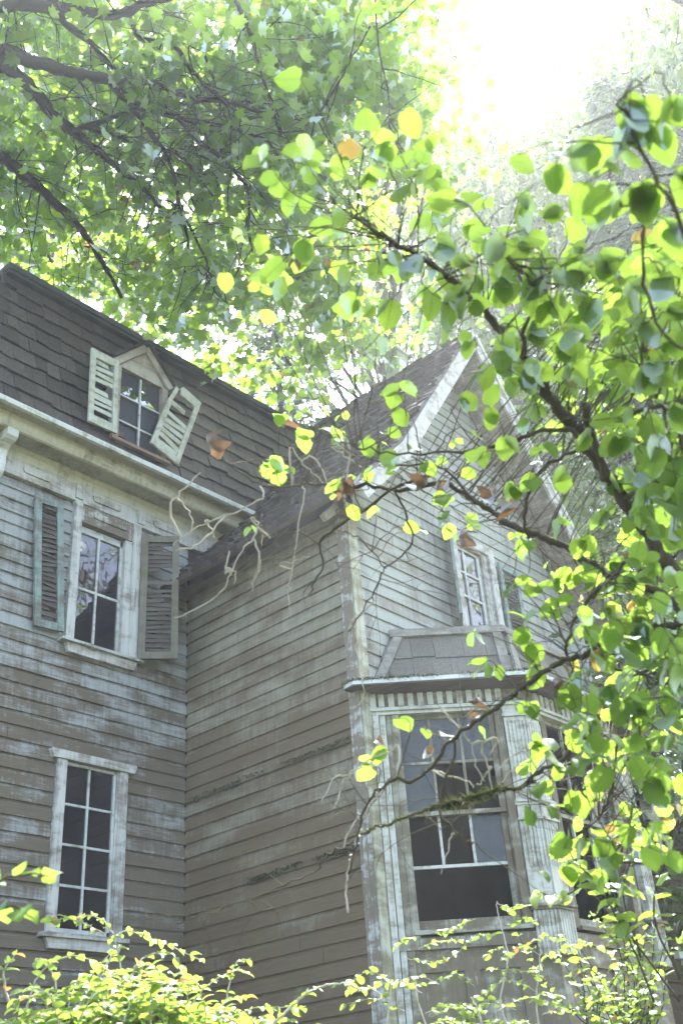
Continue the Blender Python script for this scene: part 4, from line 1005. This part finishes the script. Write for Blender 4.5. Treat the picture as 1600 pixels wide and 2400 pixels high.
BR=[ # path, distances, radii
 (root+c3((1568,1310),(1470,1190),(1400,1080),(1330,970),(1250,860),(1180,760),(1100,650),(1050,570),(990,510),(920,400),(870,310),(820,240))+c2((790,1568),(700,1470),(600,1380),(520,1300),(460,1250),(340,1165),(260,1130),(160,1060),(50,1000)),(3.5,3.0),(.036,.0055)),
 (root+[(1660,1480)]+c3((1568,1440),(1470,1360),(1290,1290),(1230,1265),(1130,1210),(1040,1150),(960,1110),(880,1080),(760,1030),(690,980),(620,940),(540,880),(460,845),(350,870),(240,880),(150,860),(0,870))+r4_((560,605),(470,605),(380,615),(300,590),(230,540),(190,500)),(3.5,4.0),(.024,.0030)),
 (c3((1210,830),(1180,700),(1140,600),(1120,480)),(3.3,3.2),(.018,.010)),
 (c3((1100,660),(1040,590),(880,620),(760,670),(600,700),(480,710),(250,705),(100,690),(0,660)),(3.25,3.5),(.011,.003)),
 (c3((1568,470),(1330,520),(1170,550),(1120,600)),(3.0,3.3),(.011,.008)),
 (c3((1640,740),(1568,770),(1470,830),(1330,900),(1290,930)),(3.0,3.4),(.010,.008)),
 (c3((850,290),(840,200),(880,20))+c2((890,1330),(870,1300),(730,1150)),(3.1,2.7),(.009,.004)),
 (c3((1080,700),(960,760),(880,850),(840,1000),(860,1100)),(3.4,3.5),(.008,.006)),
 (c3((620,940),(500,800),(400,770),(250,760),(130,740),(0,690)),(3.7,3.9),(.007,.003)),
 (c3((420,810),(370,820),(240,880),(120,960),(0,1040))+r4_((560,800),(540,825)),(3.8,3.9),(.009,.006)),
 (r4_((540,820),(560,900),(530,960),(505,1010)),(3.9,3.9),(.006,.003)),
 (r4_((540,822),(470,780),(380,790),(340,830),(300,860)),(3.9,4.0),(.004,.002)),
 (c3((240,880),(300,1000),(330,1100),(280,1180),(200,1240),(180,1300),(120,1400),(30,1530)),(3.8,3.9),(.006,.003)),
 (c3((205,1240),(120,1130),(40,1080),(-30,1060)),(3.9,4.0),(.004,.002)),
 (c4((900,320),(760,350),(580,380),(500,420),(370,500),(280,520),(180,570),(60,660),(0,700))+r5_((980,650),(830,740),(700,850),(620,960),(480,1090),(380,1075),(300,1120),(250,1150),(190,1270),(150,1400),(90,1640)),(3.3,3.5),(.016,.0045)),
 (c4((420,860),(330,950),(230,1040),(120,1090),(80,1130))+r5_((1180,1090),(1060,1135),(950,1150),(760,1200),(620,1230),(480,1280),(330,1340),(240,1365),(180,1400),(80,1470),(0,1510))+k4_((1100,970),(1030,1080),(800,1170),(600,1260),(350,1330),(150,1410),(15,1455)),(3.4,4.1),(.010,.0022)),
 (r5_((720,850),(700,1000),(660,1090),(640,1210),(640,1290),(720,1380),(770,1430),(830,1450)),(3.45,3.5),(.007,.004)),
 (c4((560,40),(500,100),(420,180),(330,300),(280,430),(270,500)),(3.2,3.3),(.009,.006)),
 (c4((520,950),(500,1150),(460,1280),(380,1370)),(3.6,3.7),(.006,.003)),
 (c4((900,1490),(800,1520),(640,1540),(500,1520),(380,1400)),(3.2,3.3),(.006,.003)),
 (c4((860,480),(640,600),(500,560),(380,500)),(3.4,3.4),(.007,.004)),
 (c4((900,420),(760,650),(640,600)),(3.2,3.4),(.006,.004)),
 (c3((1640,900),(1540,600),(1420,420),(1380,300),(1400,120)),(2.9,2.8),(.009,.004)),
 (c2((1640,1650),(1440,1480),(1390,1250),(1380,1000),(1280,920)),(2.5,2.3),(.006,.003)),
 (c2((1640,1250),(1500,900),(1400,760),(1330,560),(1260,480)),(2.3,2.2),(.006,.003)),
]
BQ=[]
for pth,ds,wd in BR:
    Q,Rr=limb(pth,ds,(wd[0]*.72,wd[1]*.8),4,.0035); b=MB(); b.tube(Q,Rr,8); b.build('branch',M['bark_hazel'],hazel,recalc=False); BQ.append((Q,Rr))
b=MB(); b.tube(smooth_path([hz,hz.lerp(BQ[0][0][0],.5)+Vector((.05,.05,.1)),BQ[0][0][0]],4,.01),[.05-.001*i for i in range(9)],9); b.build('stem',M['bark_hazel'],hazel,recalc=False)
b=MB(); q=hz+Vector((.15,-.1,0)); b.tube(smooth_path([q,q.lerp(BQ[1][0][0],.5)+Vector((.1,-.05,.1)),BQ[1][0][0]],4,.01),[.036-.001*i for i in range(9)],8); b.build('stem',M['bark_hazel'],hazel,recalc=False)
# bare hanging twigs before the side wall; sunlit whiteness put into their bark colour
DEAD=[(r4_((300,735),(320,745),(305,800),(260,850),(220,930),(190,990),(150,1030),(60,1080),(15,1095)),3.9,.0040),
 (r4_((220,930),(205,905),(215,850)),3.9,.004),(r4_((205,910),(235,930),(232,970)),3.9,.004),(r4_((200,930),(215,915),(225,940)),3.9,.003),
 (r4_((305,800),(325,870),(325,920),(305,960),(302,995)),3.9,.0042),(r4_((325,880),(315,920),(305,950)),3.9,.0035),
 (r4_((490,640),(465,780),(455,870),(440,960),(433,1010),(440,1090)),3.9,.0028),(r4_((395,897),(440,890),(480,875),(510,868)),3.9,.003),
 (r4_((340,650),(250,700),(200,720),(120,750),(40,800),(10,830)),3.9,.0036),(r4_((200,720),(150,780),(90,830),(20,850)),3.9,.004),
 (r4_((0,690),(30,640),(60,610),(110,560)),3.9,.004),(r4_((130,740),(150,770),(163,800)),3.9,.005),(r4_((60,690),(80,740),(70,800)),3.9,.003),
 (k4_((1640,150),(1560,200),(1430,240),(1330,330),(1200,370),(1140,430),(1075,570)),3.5,.0040),(k4_((1310,345),(1230,410),(1220,470),(1170,610)),3.5,.0035),
 (k4_((1568,420),(1480,500),(1420,600),(1370,720),(1330,860),(1290,1020),(1260,1170),(1270,1380)),3.5,.0050),(k4_((1400,620),(1320,720),(1270,800),(1240,900)),3.5,.0034),
 (r5_((240,20),(180,90),(110,150),(85,290)),3.9,.0035),(r5_((125,170),(140,260),(150,400),(180,500),(180,580),(150,640)),3.9,.0033),
 (r5_((620,640),(700,720),(770,790),(830,900),(850,1000),(900,1090)),3.45,.003),(r5_((970,835),(930,930)),3.5,.004),(r5_((880,890),(910,990),(940,1140)),3.5,.004),(r5_((930,1000),(880,1090),(850,1110)),3.5,.0035),
 (r5_((1130,905),(1020,980),(980,1030)),3.5,.003),(r5_((600,1030),(780,1080),(830,1130)),3.5,.003),(r5_((690,1430),(680,1500),(640,1640)),3.5,.003),
 (r4_((440,470),(480,520),(520,560),(560,600)),3.9,.004),(r4_((520,500),(560,560),(600,640)),3.9,.004),(r4_((640,420),(655,470),(650,560),(660,610)),3.9,.005),(r4_((590,470),(640,500),(700,540)),3.9,.004),(r4_((610,460),(660,490),(720,510)),3.9,.004),
 (c4((290,600),(320,690),(340,760),(345,850)),3.4,.004),(c4((390,710),(370,780),(330,860)),3.4,.004),(c4((700,1260),(750,1400),(800,1520)),3.3,.004),(c4((520,1060),(560,1130),(610,1220)),3.4,.0035)]
dd=MB(); deadQ=[]
for pth,d,r in DEAD:
    r*=1.05
    pts=[at(x,y,d) for x,y in pth]
    bp=min((p for q,_ in BQ for p in q), key=lambda p:(p-pts[0]).length); dp=min((p for q in deadQ for p in q), key=lambda p:(p-pts[0]).length, default=bp)
    if (dp-pts[0]).length < (bp-pts[0]).length: bp=dp
    if .01 < (bp-pts[0]).length < .45: pts=[bp]+pts
    b=MB(); Q=smooth_path(pts,4,.0030); deadQ.append(Q); b.tube(Q,[r*(1-.45*i/len(Q))*(1+.08*rng.gauss(0,1)) for i in range(len(Q))],6); b.build('bare_twig',M['bark_pale'],hazel,recalc=False)
# leaf sprays: (x, y, distance, leaves, leaf length)  along real twigs that grow from the nearest branch
D_=1.0204
SP=[]
def sp(x,y,d,n,s=.092,j=1):
    s*=.84 if y<700 else .78 if y<1300 else .74
    SP.append((x*D_,y*D_,d,n,s,j))
for x,y,d,n in ((1440,240,2.25,5),(1500,300,2.3,5),(1400,390,2.25,5),(1265,385,2.35,2),(1190,355,2.4,1),(1350,330,2.3,3),(1470,430,2.3,4),(1540,520,2.4,4),(1560,400,2.3,3),(1380,460,2.35,3),(1545,250,2.2,2),
    (930,255,2.7,1),(900,330,2.8,3),(690,180,3.0,1),(690,340,3.0,3),(760,390,2.9,3),(840,300,2.8,2),(960,400,2.8,3),(1000,450,2.8,3),(560,545,3.2,1),(515,628,3.3,1),(620,640,3.2,2),(680,560,3.1,2),(650,600,3.1,1),
    (790,500,2.9,2),(800,620,3.0,1),(780,690,3.0,1),(825,815,3.1,1),(870,610,3.0,2),(940,600,3.0,3),(900,690,3.0,2),(1010,560,2.9,3),(1060,600,2.9,3),(1110,540,2.6,3),(1160,560,2.6,2),(1080,700,3.0,3),(1150,650,2.9,3),(1230,640,2.8,4),(1270,700,2.8,4),
    (1320,620,2.7,4),(1400,600,2.7,4),(1370,690,2.7,4),(1450,660,2.7,4),(1520,640,2.6,4),(1490,740,2.7,4),(1420,760,2.8,4),(1340,780,2.9,3),(1550,720,2.6,4),(1560,830,2.7,4),(1500,860,2.8,4),(1440,880,2.9,3),(1380,880,3.0,3),(1290,790,3.0,3),(1220,760,3.0,3),
    (1080,785,3.1,1),(1030,760,3.1,1),(1150,800,3.1,3),(1100,850,3.2,3),(1060,910,3.3,2),(1120,930,3.3,3),(1180,880,3.2,2),(1230,930,3.2,2),(1190,970,3.0,1),(1245,1030,3.0,2),(1090,1000,3.3,1),(1110,1040,3.3,2),(1160,1010,3.3,2),
    (1480,960,2.9,4),(1540,940,2.8,4),(1520,1040,2.9,4),(1440,1000,3.0,3),(1550,1120,2.9,4),(1490,1130,3.0,4),(1430,1080,3.1,2),(1350,1000,3.2,2),(1560,1210,3.0,3),(1180,1120,3.4,3),(1220,1100,3.4,2),(1290,1090,3.3,2),
    (910,900,3.4,2),(905,945,3.4,1),(955,905,3.4,1),(620,1060,3.9,2),(655,1090,3.9,1),(690,1000,3.9,2),(735,985,3.9,1),(775,985,3.9,1),(840,1010,3.8,2),(650,965,3.9,1),(775,1110,3.8,2),(800,1165,3.8,1),(880,1040,3.7,1),(975,1065,3.7,2),(900,1080,3.7,1),(960,1030,3.7,1),
    (1005,1190,3.7,2),(1015,1140,3.7,2),(1060,1085,3.6,1),(1070,1190,3.6,1),(1205,1240,3.5,2),(1280,1200,3.4,2),(1330,1240,3.4,2),(1390,1180,3.3,3),(1450,1190,3.2,3),
    (1180,1340,3.4,2),(1230,1345,3.4,2),(1270,1330,3.4,2),(1310,1320,3.4,3),(1210,1410,3.4,2),(1270,1400,3.4,2),(1350,1350,3.4,3),(1400,1300,3.3,3),(1450,1330,3.2,3),(1500,1290,3.2,3),(1550,1330,3.1,3),(1390,1400,3.3,3),(1460,1420,3.2,4),(1520,1400,3.1,3),(1340,1440,3.4,2),
    (1085,1450,3.5,2),(1110,1525,3.5,3),(1140,1530,3.5,1),(1220,1480,3.4,2),(1240,1540,3.4,2),(1270,1600,3.3,1),(1310,1560,3.3,3),(1380,1500,3.3,4),(1440,1500,3.2,4),(1500,1520,3.1,4),(1550,1480,3.1,3),(1400,1580,3.2,4),(1460,1600,3.1,4),(1530,1600,3.0,4),(1350,1640,3.3,3),(1400,1700,3.2,4),(1470,1690,3.1,4),(1540,1700,3.0,4),(1300,1690,3.3,3),(1340,1720,3.3,3),(1450,1760,3.1,2),(1510,1790,3.0,3),
    (915,1650,3.5,1),(975,1675,3.5,1),(1030,1690,3.5,1),(1100,1675,3.5,1),(880,1720,3.5,2),(825,1745,3.5,1),(855,1765,3.5,1),(1215,1620,3.4,2),(1250,1730,3.3,3),(1290,1760,3.3,2),(1240,1800,3.4,2),(1270,1850,3.4,2),(1320,1830,3.4,2),(1220,1870,3.5,2),
    (1300,1920,3.3,2),(1340,1930,3.3,2),(1380,1920,3.2,3),(1420,1960,3.2,2),(1500,1900,3.1,3),(1540,1960,3.0,3),(1300,1990,3.4,2),(1380,2010,3.3,3),(1240,2000,3.5,1),(1430,2040,3.2,2),(1260,2060,3.5,1)): sp(x,y,d,n)
for i in range(190):
    x=rng.uniform(1180,1590); y=rng.uniform(560,1950)
    if x<1420 and 980<y<1480 and rng.random()<.8: continue
    if x<1330 and (y<760 or y>1480) and rng.random()<.75: continue
    sp(x,y,rng.uniform(3.3,5.0),rng.choice((2,3,4)),rng.uniform(.060,.085))
for i in range(130): sp(1600-abs(rng.gauss(0,130)),rng.uniform(480,1750),rng.uniform(2.7,4.2),rng.choice((2,3,4)),rng.uniform(.085,.115))
for i in range(30): sp(rng.uniform(1040,1330),rng.uniform(420,880),rng.uniform(2.7,3.4),rng.choice((2,3)),rng.uniform(.09,.115))
for i in range(40): sp(rng.uniform(560,1200),rng.uniform(330,800),rng.uniform(3.0,3.8),rng.choice((1,2,3)),rng.uniform(.07,.09))
for i in range(26): sp(rng.uniform(560,1120),rng.uniform(930,1240),rng.uniform(3.7,4.3),rng.choice((1,2)),rng.uniform(.05,.075))
allQ=np.array([tuple(p) for Q,_ in BQ for p in Q[2:]])
tw=MB(); LV=[]
for (x,y,d,n,s,j) in SP:
    c=at(x,y,d); k=rng.choice(list(np.argsort(((allQ-np.array(c))**2).sum(1))[:14:1])); p=Vector(allQ[int(k)])
    mid=p.lerp(c,.55)+Vector((rng.gauss(0,.03),rng.gauss(0,.03),rng.uniform(0,.05)))
    Q=smooth_path([p,mid,c],5,.0025); tw.tube(Q,[.0024*(1-.06*i) for i in range(len(Q))],5,cap=False)
    dirn=(Q[-1]-Q[-4]).normalized()
    for i in range(n):
        if i==0: b_=c
        else: b_=Q[max(2,len(Q)-1-int(1.6*i))] if i<3 else c+Vector((rng.gauss(0,.06),rng.gauss(0,.06),rng.gauss(0,.05)))
        side=Vector((rng.gauss(0,1),rng.gauss(0,1),rng.gauss(0,.5))).normalized()
        dv=(dirn*.5+side*.75+Vector((0,0,-.45))).normalized()
        nr=(Vector((0,0,1))*rng.uniform(.3,1)+(CAM-c).normalized()*rng.uniform(-.1,.8)*-1+SUN*rng.uniform(0,.5)+Vector((rng.gauss(0,.45),rng.gauss(0,.45),rng.gauss(0,.3)))).normalized()
        L=s*rng.uniform(.72,1.2)
        LV.append((b_-dv*L*.0, dv, nr, L))
        if i>=3: tw.tube([c,b_],[.002,.0015],4,cap=False)
fine=[]
for Q,_ in BQ:
    twigs_from(Q,int(len(Q)*.12),.34,tw,.0019,(.15,1),.15,fine)
for Qt in fine: twigs_from(Qt,2,.22,tw,.0013,(.2,1),.2)
tag(tw.build('twig',M['bark_hazel'],hazel,recalc=False),kind='stuff')
def place_leaf(mesh,name,p,dv,nr,L,parent):
    x=dv.cross(nr); 
    if x.length<1e-4: x=dv.orthogonal()
    x.normalize(); z=x.cross(dv)
    o=link(name,mesh,parent); o.matrix_basis=Matrix(((x.x*L,dv.x*L,z.x*L,p.x),(x.y*L,dv.y*L,z.y*L,p.y),(x.z*L,dv.z*L,z.z*L,p.z),(0,0,0,1))); return o
LV.sort(key=lambda a:-(a[3]/(a[0]-CAM).length))
ND=24
for i,(p,dv,nr,L) in enumerate(LV[:290-ND]): place_leaf(HL[rng.randrange(4)],'leaf',p,dv,nr,L,hazel)
rest=LV[290-ND:]
scatter('leaf',tris(HL[0]),[tuple(a[0]) for a in rest],[tuple(a[1]) for a in rest],[tuple(a[2]) for a in rest],[a[3] for a in rest],M['hazel_mass'],hazel,'stuff')
DRYP=[(470,1000,3.95,.085),(500,1010,3.95,.07),(985,1100,3.7,.075),(1010,1115,3.7,.06),(1130,1130,3.6,.085),(1145,1150,3.6,.075),(1060,1215,3.6,.075),(790,1090,3.85,.08),(800,1110,3.85,.06),(1085,1640,3.5,.055),(1095,1600,3.5,.05),(1265,1560,3.35,.06),(990,1715,3.5,.045),(870,1690,3.5,.04),(665,955,3.95,.06),(685,590,3.2,.05)]
for x,y,d,s in DRYP:
    o=place_leaf(DRY[rng.randrange(2)],'leaf',at(x*D_,y*D_,d),Vector((rng.gauss(0,.4),rng.gauss(0,.4),-1)).normalized(),Vector((rng.gauss(0,1),rng.gauss(0,1),.2)).normalized(),s,hazel); o['label']='curled dry brown leaf'
# moss on the lower branch
Q=BQ[15][0]
mm=MB()
for i in range(2600):
    t=rng.uniform(.24,.60); k=int(t*(len(Q)-1)); p=Q[k].lerp(Q[min(k+1,len(Q)-1)],rng.random())
    heavy=math.exp(-((t-.36)/.055)**2)
    if rng.random()>heavy+.22: continue
    d=Vector((rng.gauss(0,.6),rng.gauss(0,.6),rng.gauss(0,.5)-.55*heavy)).normalized()*(.012+.035*heavy*rng.random()); s=d.cross(Vector((rng.gauss(0,1),rng.gauss(0,1),0))).normalized()*.0028
    b0=p+d*.15; mm.add([b0-s,b0+s,b0+d],[(0,1,2)])
tag(mm.build('moss',M['moss'],hazel,recalc=False),kind='stuff')
mm=MB()
for qi in (0,1,14):
    Q,Rr=BQ[qi]
    for i in range(900):
        k=rng.randrange(2,len(Q)-2); p=Q[k].lerp(Q[k+1],rng.random()); d=Vector((rng.gauss(0,1),rng.gauss(0,1),rng.gauss(0,1))).normalized(); s=d.orthogonal().normalized()*.0025
        b0=p+d*Rr[k]*.9; mm.add([b0-s,b0+s,b0+d*rng.uniform(.004,.012)],[(0,1,2)])
tag(mm.build('moss',M['moss'],hazel,recalc=False),kind='stuff')

# ================================================================== vines and undergrowth along the bottom
VL=[leaf_mesh('vine_leaf',.31,M['vine'],.4,.2,.05,7,5,.0),leaf_mesh('vine_leaf',.36,M['vine'],.2,-.12,.05,8,5,.0)]
def plant(name,label,cat,base,stems,leafy,max_obj=280,bark='bark_pale',size=.06,group=None,massmat='vine_mass',meshes=None,stem_r=.004):
    e=tree_root(name,base,label,cat,group); L=[]
    for Q,r in stems:
        b=MB(); b.tube(Q,[r*(1-.6*i/len(Q)) for i in range(len(Q))],6); b.build('stem',M[bark],e,recalc=False)
    L=leafy
    L.sort(key=lambda a:-(a[3]/(a[0]-CAM).length))
    for p,dv,nr,s in L[:max_obj]: place_leaf((meshes or VL)[rng.randrange(2)],'leaf',p,dv,nr,s,e)
    rest=L[max_obj:]
    if rest:
        scatter('leaf',tris(VL[0]),[tuple(a[0]) for a in rest],[tuple(a[1]) for a in rest],[tuple(a[2]) for a in rest],[a[3] for a in rest],M[massmat],e,'stuff')
    return e
def along(Q,step,size,pair=True,droop=-.1,out=None,flat=1.0):
    """opposite leaves along a stem"""
    out=[] if out is None else out; acc=0; k=0
    for a,b in zip(Q,Q[1:]):
        acc+=(b-a).length
        if acc<step: continue
        acc=0; d=(b-a).normalized(); up=Vector((0,0,1)); sd=d.cross(up)
        if sd.length<.1: sd=d.orthogonal()
        sd.normalize(); k+=1
        for s in ((1,-1) if pair else ((1,),(-1,))[k%2]):
            dv=(sd*s+d*.45+Vector((rng.gauss(0,.25),rng.gauss(0,.25),droop+rng.gauss(0,.2)))).normalized()
            nr=(up*flat+Vector((rng.gauss(0,.35),rng.gauss(0,.35),rng.gauss(0,.2)))).normalized()
            out.append((b,dv,nr,size*rng.uniform(.7,1.2)))
    return out
def cane(pts,d0,d1=None,sub=7,jit=.002):
    d1=d0 if d1 is None else d1; n=len(pts); return smooth_path([at(x*D_,y*D_,d0+(d1-d0)*i/(n-1)) for i,(x,y) in enumerate(pts)],sub,jit)
# left mound of vine in the sun
LDIST=5.3; stems=[];leafy=[]
vb=ground_under(330,2400,LDIST)
def arch(x0,y0,x1,y1,d,lift=60):
    return cane([(x0,y0),(x0*.6+x1*.4,min(y0,y1)-lift+(y0-y1)*.25),(x1,y1)],d+rng.gauss(0,.12),d+rng.gauss(0,.2),9)
for i in range(64):
    x0=rng.uniform(60,520); y0=rng.uniform(2360,2480); x1=x0+rng.gauss(0,110); y1=2240+abs(x1-330)*.22+rng.uniform(-30,120)
    d=rng.uniform(4.7,5.9); Q=arch(x0,y0,x1,y1,d,rng.uniform(0,45)); stems.append((Q,.0035)); along(Q,.030,.060,True,-.05,leafy)
for pts,d in (([(330,2380),(300,2290),(270,2180),(265,2150),(300,2140),(360,2160),(430,2190),(470,2210)],5.5),([(300,2250),(330,2200),(390,2190),(420,2230)],5.5),([(240,2145),(190,2120),(150,2110),(120,2115)],5.6),([(260,2145),(230,2110),(180,2100)],5.6),([(420,2330),(480,2260),(540,2230),(560,2235)],5.3),([(90,2390),(130,2290),(110,2210),(80,2205)],5.0),([(60,2330),(90,2240),(170,2195),(250,2230)],5.1),([(520,2300),(540,2215),(575,2205)],5.9),([(180,2350),(200,2260),(260,2180)],5.2),([(20,2300),(10,2230),(40,2190)],4.8),([(320,2320),(322,2210)],5.4)):
    Q=cane(pts,d); stems.append((Q,.005)); along(Q,.035,.058,True,-.1,leafy)
for i in range(2300):       # leaves inside the mound
    x=rng.gauss(300,175); y=2285+abs(x-330)*.18+abs(rng.gauss(0,75)); p=at(x*D_,y*D_,rng.uniform(4.8,5.9))
    nr=(Vector((0,0,1))+Vector((rng.gauss(0,.5),rng.gauss(0,.5),0))).normalized(); dv=Vector((rng.gauss(0,1),rng.gauss(0,1),-.2)).normalized(); leafy.append((p,dv,nr,rng.uniform(.04,.075)))
plant('vine_mound','sunlit mound of small-leaved vine heaped below the lower window','vine',vb,stems,leafy)
# long bright cane arching up to the right of the mound
Q=cane([(560,2440),(600,2385),(650,2330),(700,2285),(750,2262),(800,2262),(830,2275)],5.0); lf=along(Q,.06,.055,True,-.1)
plant('bramble_cane','single bright cane arching up right of the vine mound','cane',Vector((Q[0].x,Q[0].y,0)),[(smooth_path([Vector((Q[0].x-.1,Q[0].y,0)),Q[0]],3),.011),(Q,.009)],lf)
Q=cane([(170,2330),(230,2240),(275,2170)],5.35)
plant('bramble_cane','short bright cane slanting up under the lower window sill','cane',Vector((Q[0].x,Q[0].y,0)),[(smooth_path([Vector((Q[0].x-.1,Q[0].y,0)),Q[0]],3),.010),(Q,.010)],along(Q,.08,.05))
# leaves poking in at the left edge
Q=cane([(-120,2080),(-40,2050),(30,2012),(110,2010)],2.6); Q2=cane([(-120,2140),(-30,2100),(40,2085),(75,2110)],2.6); lf=along(Q,.05,.062,True,-.1)+along(Q2,.05,.062,True,-.3)
plant('sapling','dark leafy sapling tip poking in at the left edge below the window','sapling',Vector((Q[0].x,Q[0].y,0)),[(smooth_path([Vector((Q[0].x,Q[0].y,0)),Q[0]],3),.012),(Q,.005),(Q2,.004)],lf,meshes=HL,bark='bark_hazel')
# feathery sprays before the bay
def sprays(defs,d,size,step=.032):
    S=[];Lf=[]
    for pts,dd in defs:
        Q=cane(pts,d+dd,d+dd,8); S.append((Q,.0022)); along(Q,step,size,True,-.05,Lf,1.2)
    return S,Lf
S=[];Lf=[]
defs=[]
main=[([(1180,2400),(1150,2300),(1165,2200),(1145,2110),(1140,2070)],0),([(1250,2420),(1230,2300),(1240,2200),(1230,2120)],.1),([(1000,2420),(960,2300),(950,2250)],.1),([(1120,2420),(1100,2330),(1080,2290)],-.1),([(880,2420),(890,2330),(900,2250)],.1)]
for pts,dd in main: S.append((cane(pts,5.4+dd),.006))
for i in range(36):
    x=rng.choice((rng.gauss(1190,50),rng.gauss(1190,50),rng.gauss(1000,70),rng.uniform(880,1300))); y=rng.uniform(2250,2400) if x<1100 else rng.uniform(2180,2400)
    L_=rng.uniform(60,150)*rng.choice((-1,1)); dd=rng.gauss(0,.25)
    defs.append(([(x,y),(x+L_*.5,y-18-rng.random()*12),(x+L_,y-rng.uniform(-12,25))],dd))
defs+= [([(960,2180),(1000,2165),(1060,2160)],.3),([(1050,2190),(1090,2150),(1130,2150)],.3),([(930,2200),(1000,2210),(1050,2190)],.3),([(1090,2110),(1040,2130),(1010,2135)],.2),([(1160,2130),(1200,2110),(1230,2120)],.1),([(1140,2075),(1170,2085),(1200,2080)],.1),([(960,2150),(930,2160),(915,2175)],.2),([(990,2140),(1030,2145)],.2),([(870,2245),(910,2255),(960,2262)],.1)]
s2,l2=sprays(defs,5.5,.052); S+=s2; Lf+=l2
plant('feathery_shrub','feathery sunlit shrub with paired leaflets in front of the bay','shrub',ground_under(1150,2400,5.4),S,Lf,bark='bark_pale')
# bushes in the lower right corner
S=[];Lf=[]
for i in range(38):
    x0=rng.uniform(1330,1560); y0=rng.uniform(2380,2520); x1=rng.gauss(1430,95); y1=rng.uniform(2090,2340); Q=cane([(x0,y0),((x0+x1)/2+rng.gauss(0,25),(y0+y1)/2-20),(x1,y1)],rng.uniform(5.0,6.2),None,9); S.append((Q,.0045)); along(Q[len(Q)//3:],.035,.055,True,-.15,Lf,.8)
plant('snowberry_bush','tangled yellow-green bush with reddening leaves below the porch','bush',ground_under(1450,2400,5.6),S,Lf,bark='bark_hazel')
S=[];Lf=[]
for pts,d in (([(1560,2300),(1450,2150),(1400,2050),(1330,1990),(1290,1930)],4.3),([(1500,2300),(1440,2150),(1390,2060),(1380,1980)],4.3),([(1470,2200),(1430,2050),(1450,1960),(1420,1900)],4.4),([(1560,2250),(1500,2100),(1520,1980),(1500,1930)],4.2),([(1400,2100),(1340,2040),(1290,2060),(1240,2050)],4.5),([(1380,2050),(1330,1960),(1270,1950)],4.4)):
    Q=cane(pts,d,None,6); S.append((Q,.005)); along(Q[4:],.055,.09,True,-.35,Lf,.6)
plant('willow_sapling','upright sapling with long drooping leaves before the bay\'s second window','sapling',ground_under(1480,2300,4.3),S,Lf,bark='bark_hazel')
# undergrowth hiding the foot of the walls
C=[];Rr=[]
for i in range(90): C.append(Vector((rng.uniform(-5,3),rng.uniform(-5.5,-3.6),rng.uniform(.1,.9)))); Rr.append(rng.uniform(.3,.5))
pos,_=clump_leaves(C,Rr,[45]*len(C)); n=len(pos); nr=rnd_dirs(n,1.2); dr=unit(np.cross(nr,rnd_dirs(n)))
u=scatter('undergrowth',OVAL,pos,dr,nr,nrng.uniform(.05,.10,n),M['vine_mass']); tag(u,kind='stuff',label='low leafy undergrowth at the foot of the house walls',cat='undergrowth')

# ================================================================== haze in the clearing, also standing in for lens veil and lifted blacks
mb=MB(); mb.box(-80,80,-80,80,-1.2,48); hzb=mb.build('haze',None); hzb['kind']='stuff'; hzb['label']='thin sunlit haze filling the clearing, also standing in for lens veil'; hzb['category']='haze'
hm=bpy.data.materials.new('haze'); hm.use_nodes=True; t=hm.node_tree; t.nodes.clear(); o_=N(t,'ShaderNodeOutputMaterial'); v_=N(t,'ShaderNodeVolumePrincipled')
v_.inputs['Color'].default_value=(.90,.97,1,1); v_.inputs['Density'].default_value=HAZE_DENSITY; v_.inputs['Anisotropy'].default_value=HAZE_G
t.links.new(v_.outputs[0],o_.inputs['Volume']); hzb.data.materials.append(hm)
hzb.visible_shadow=True
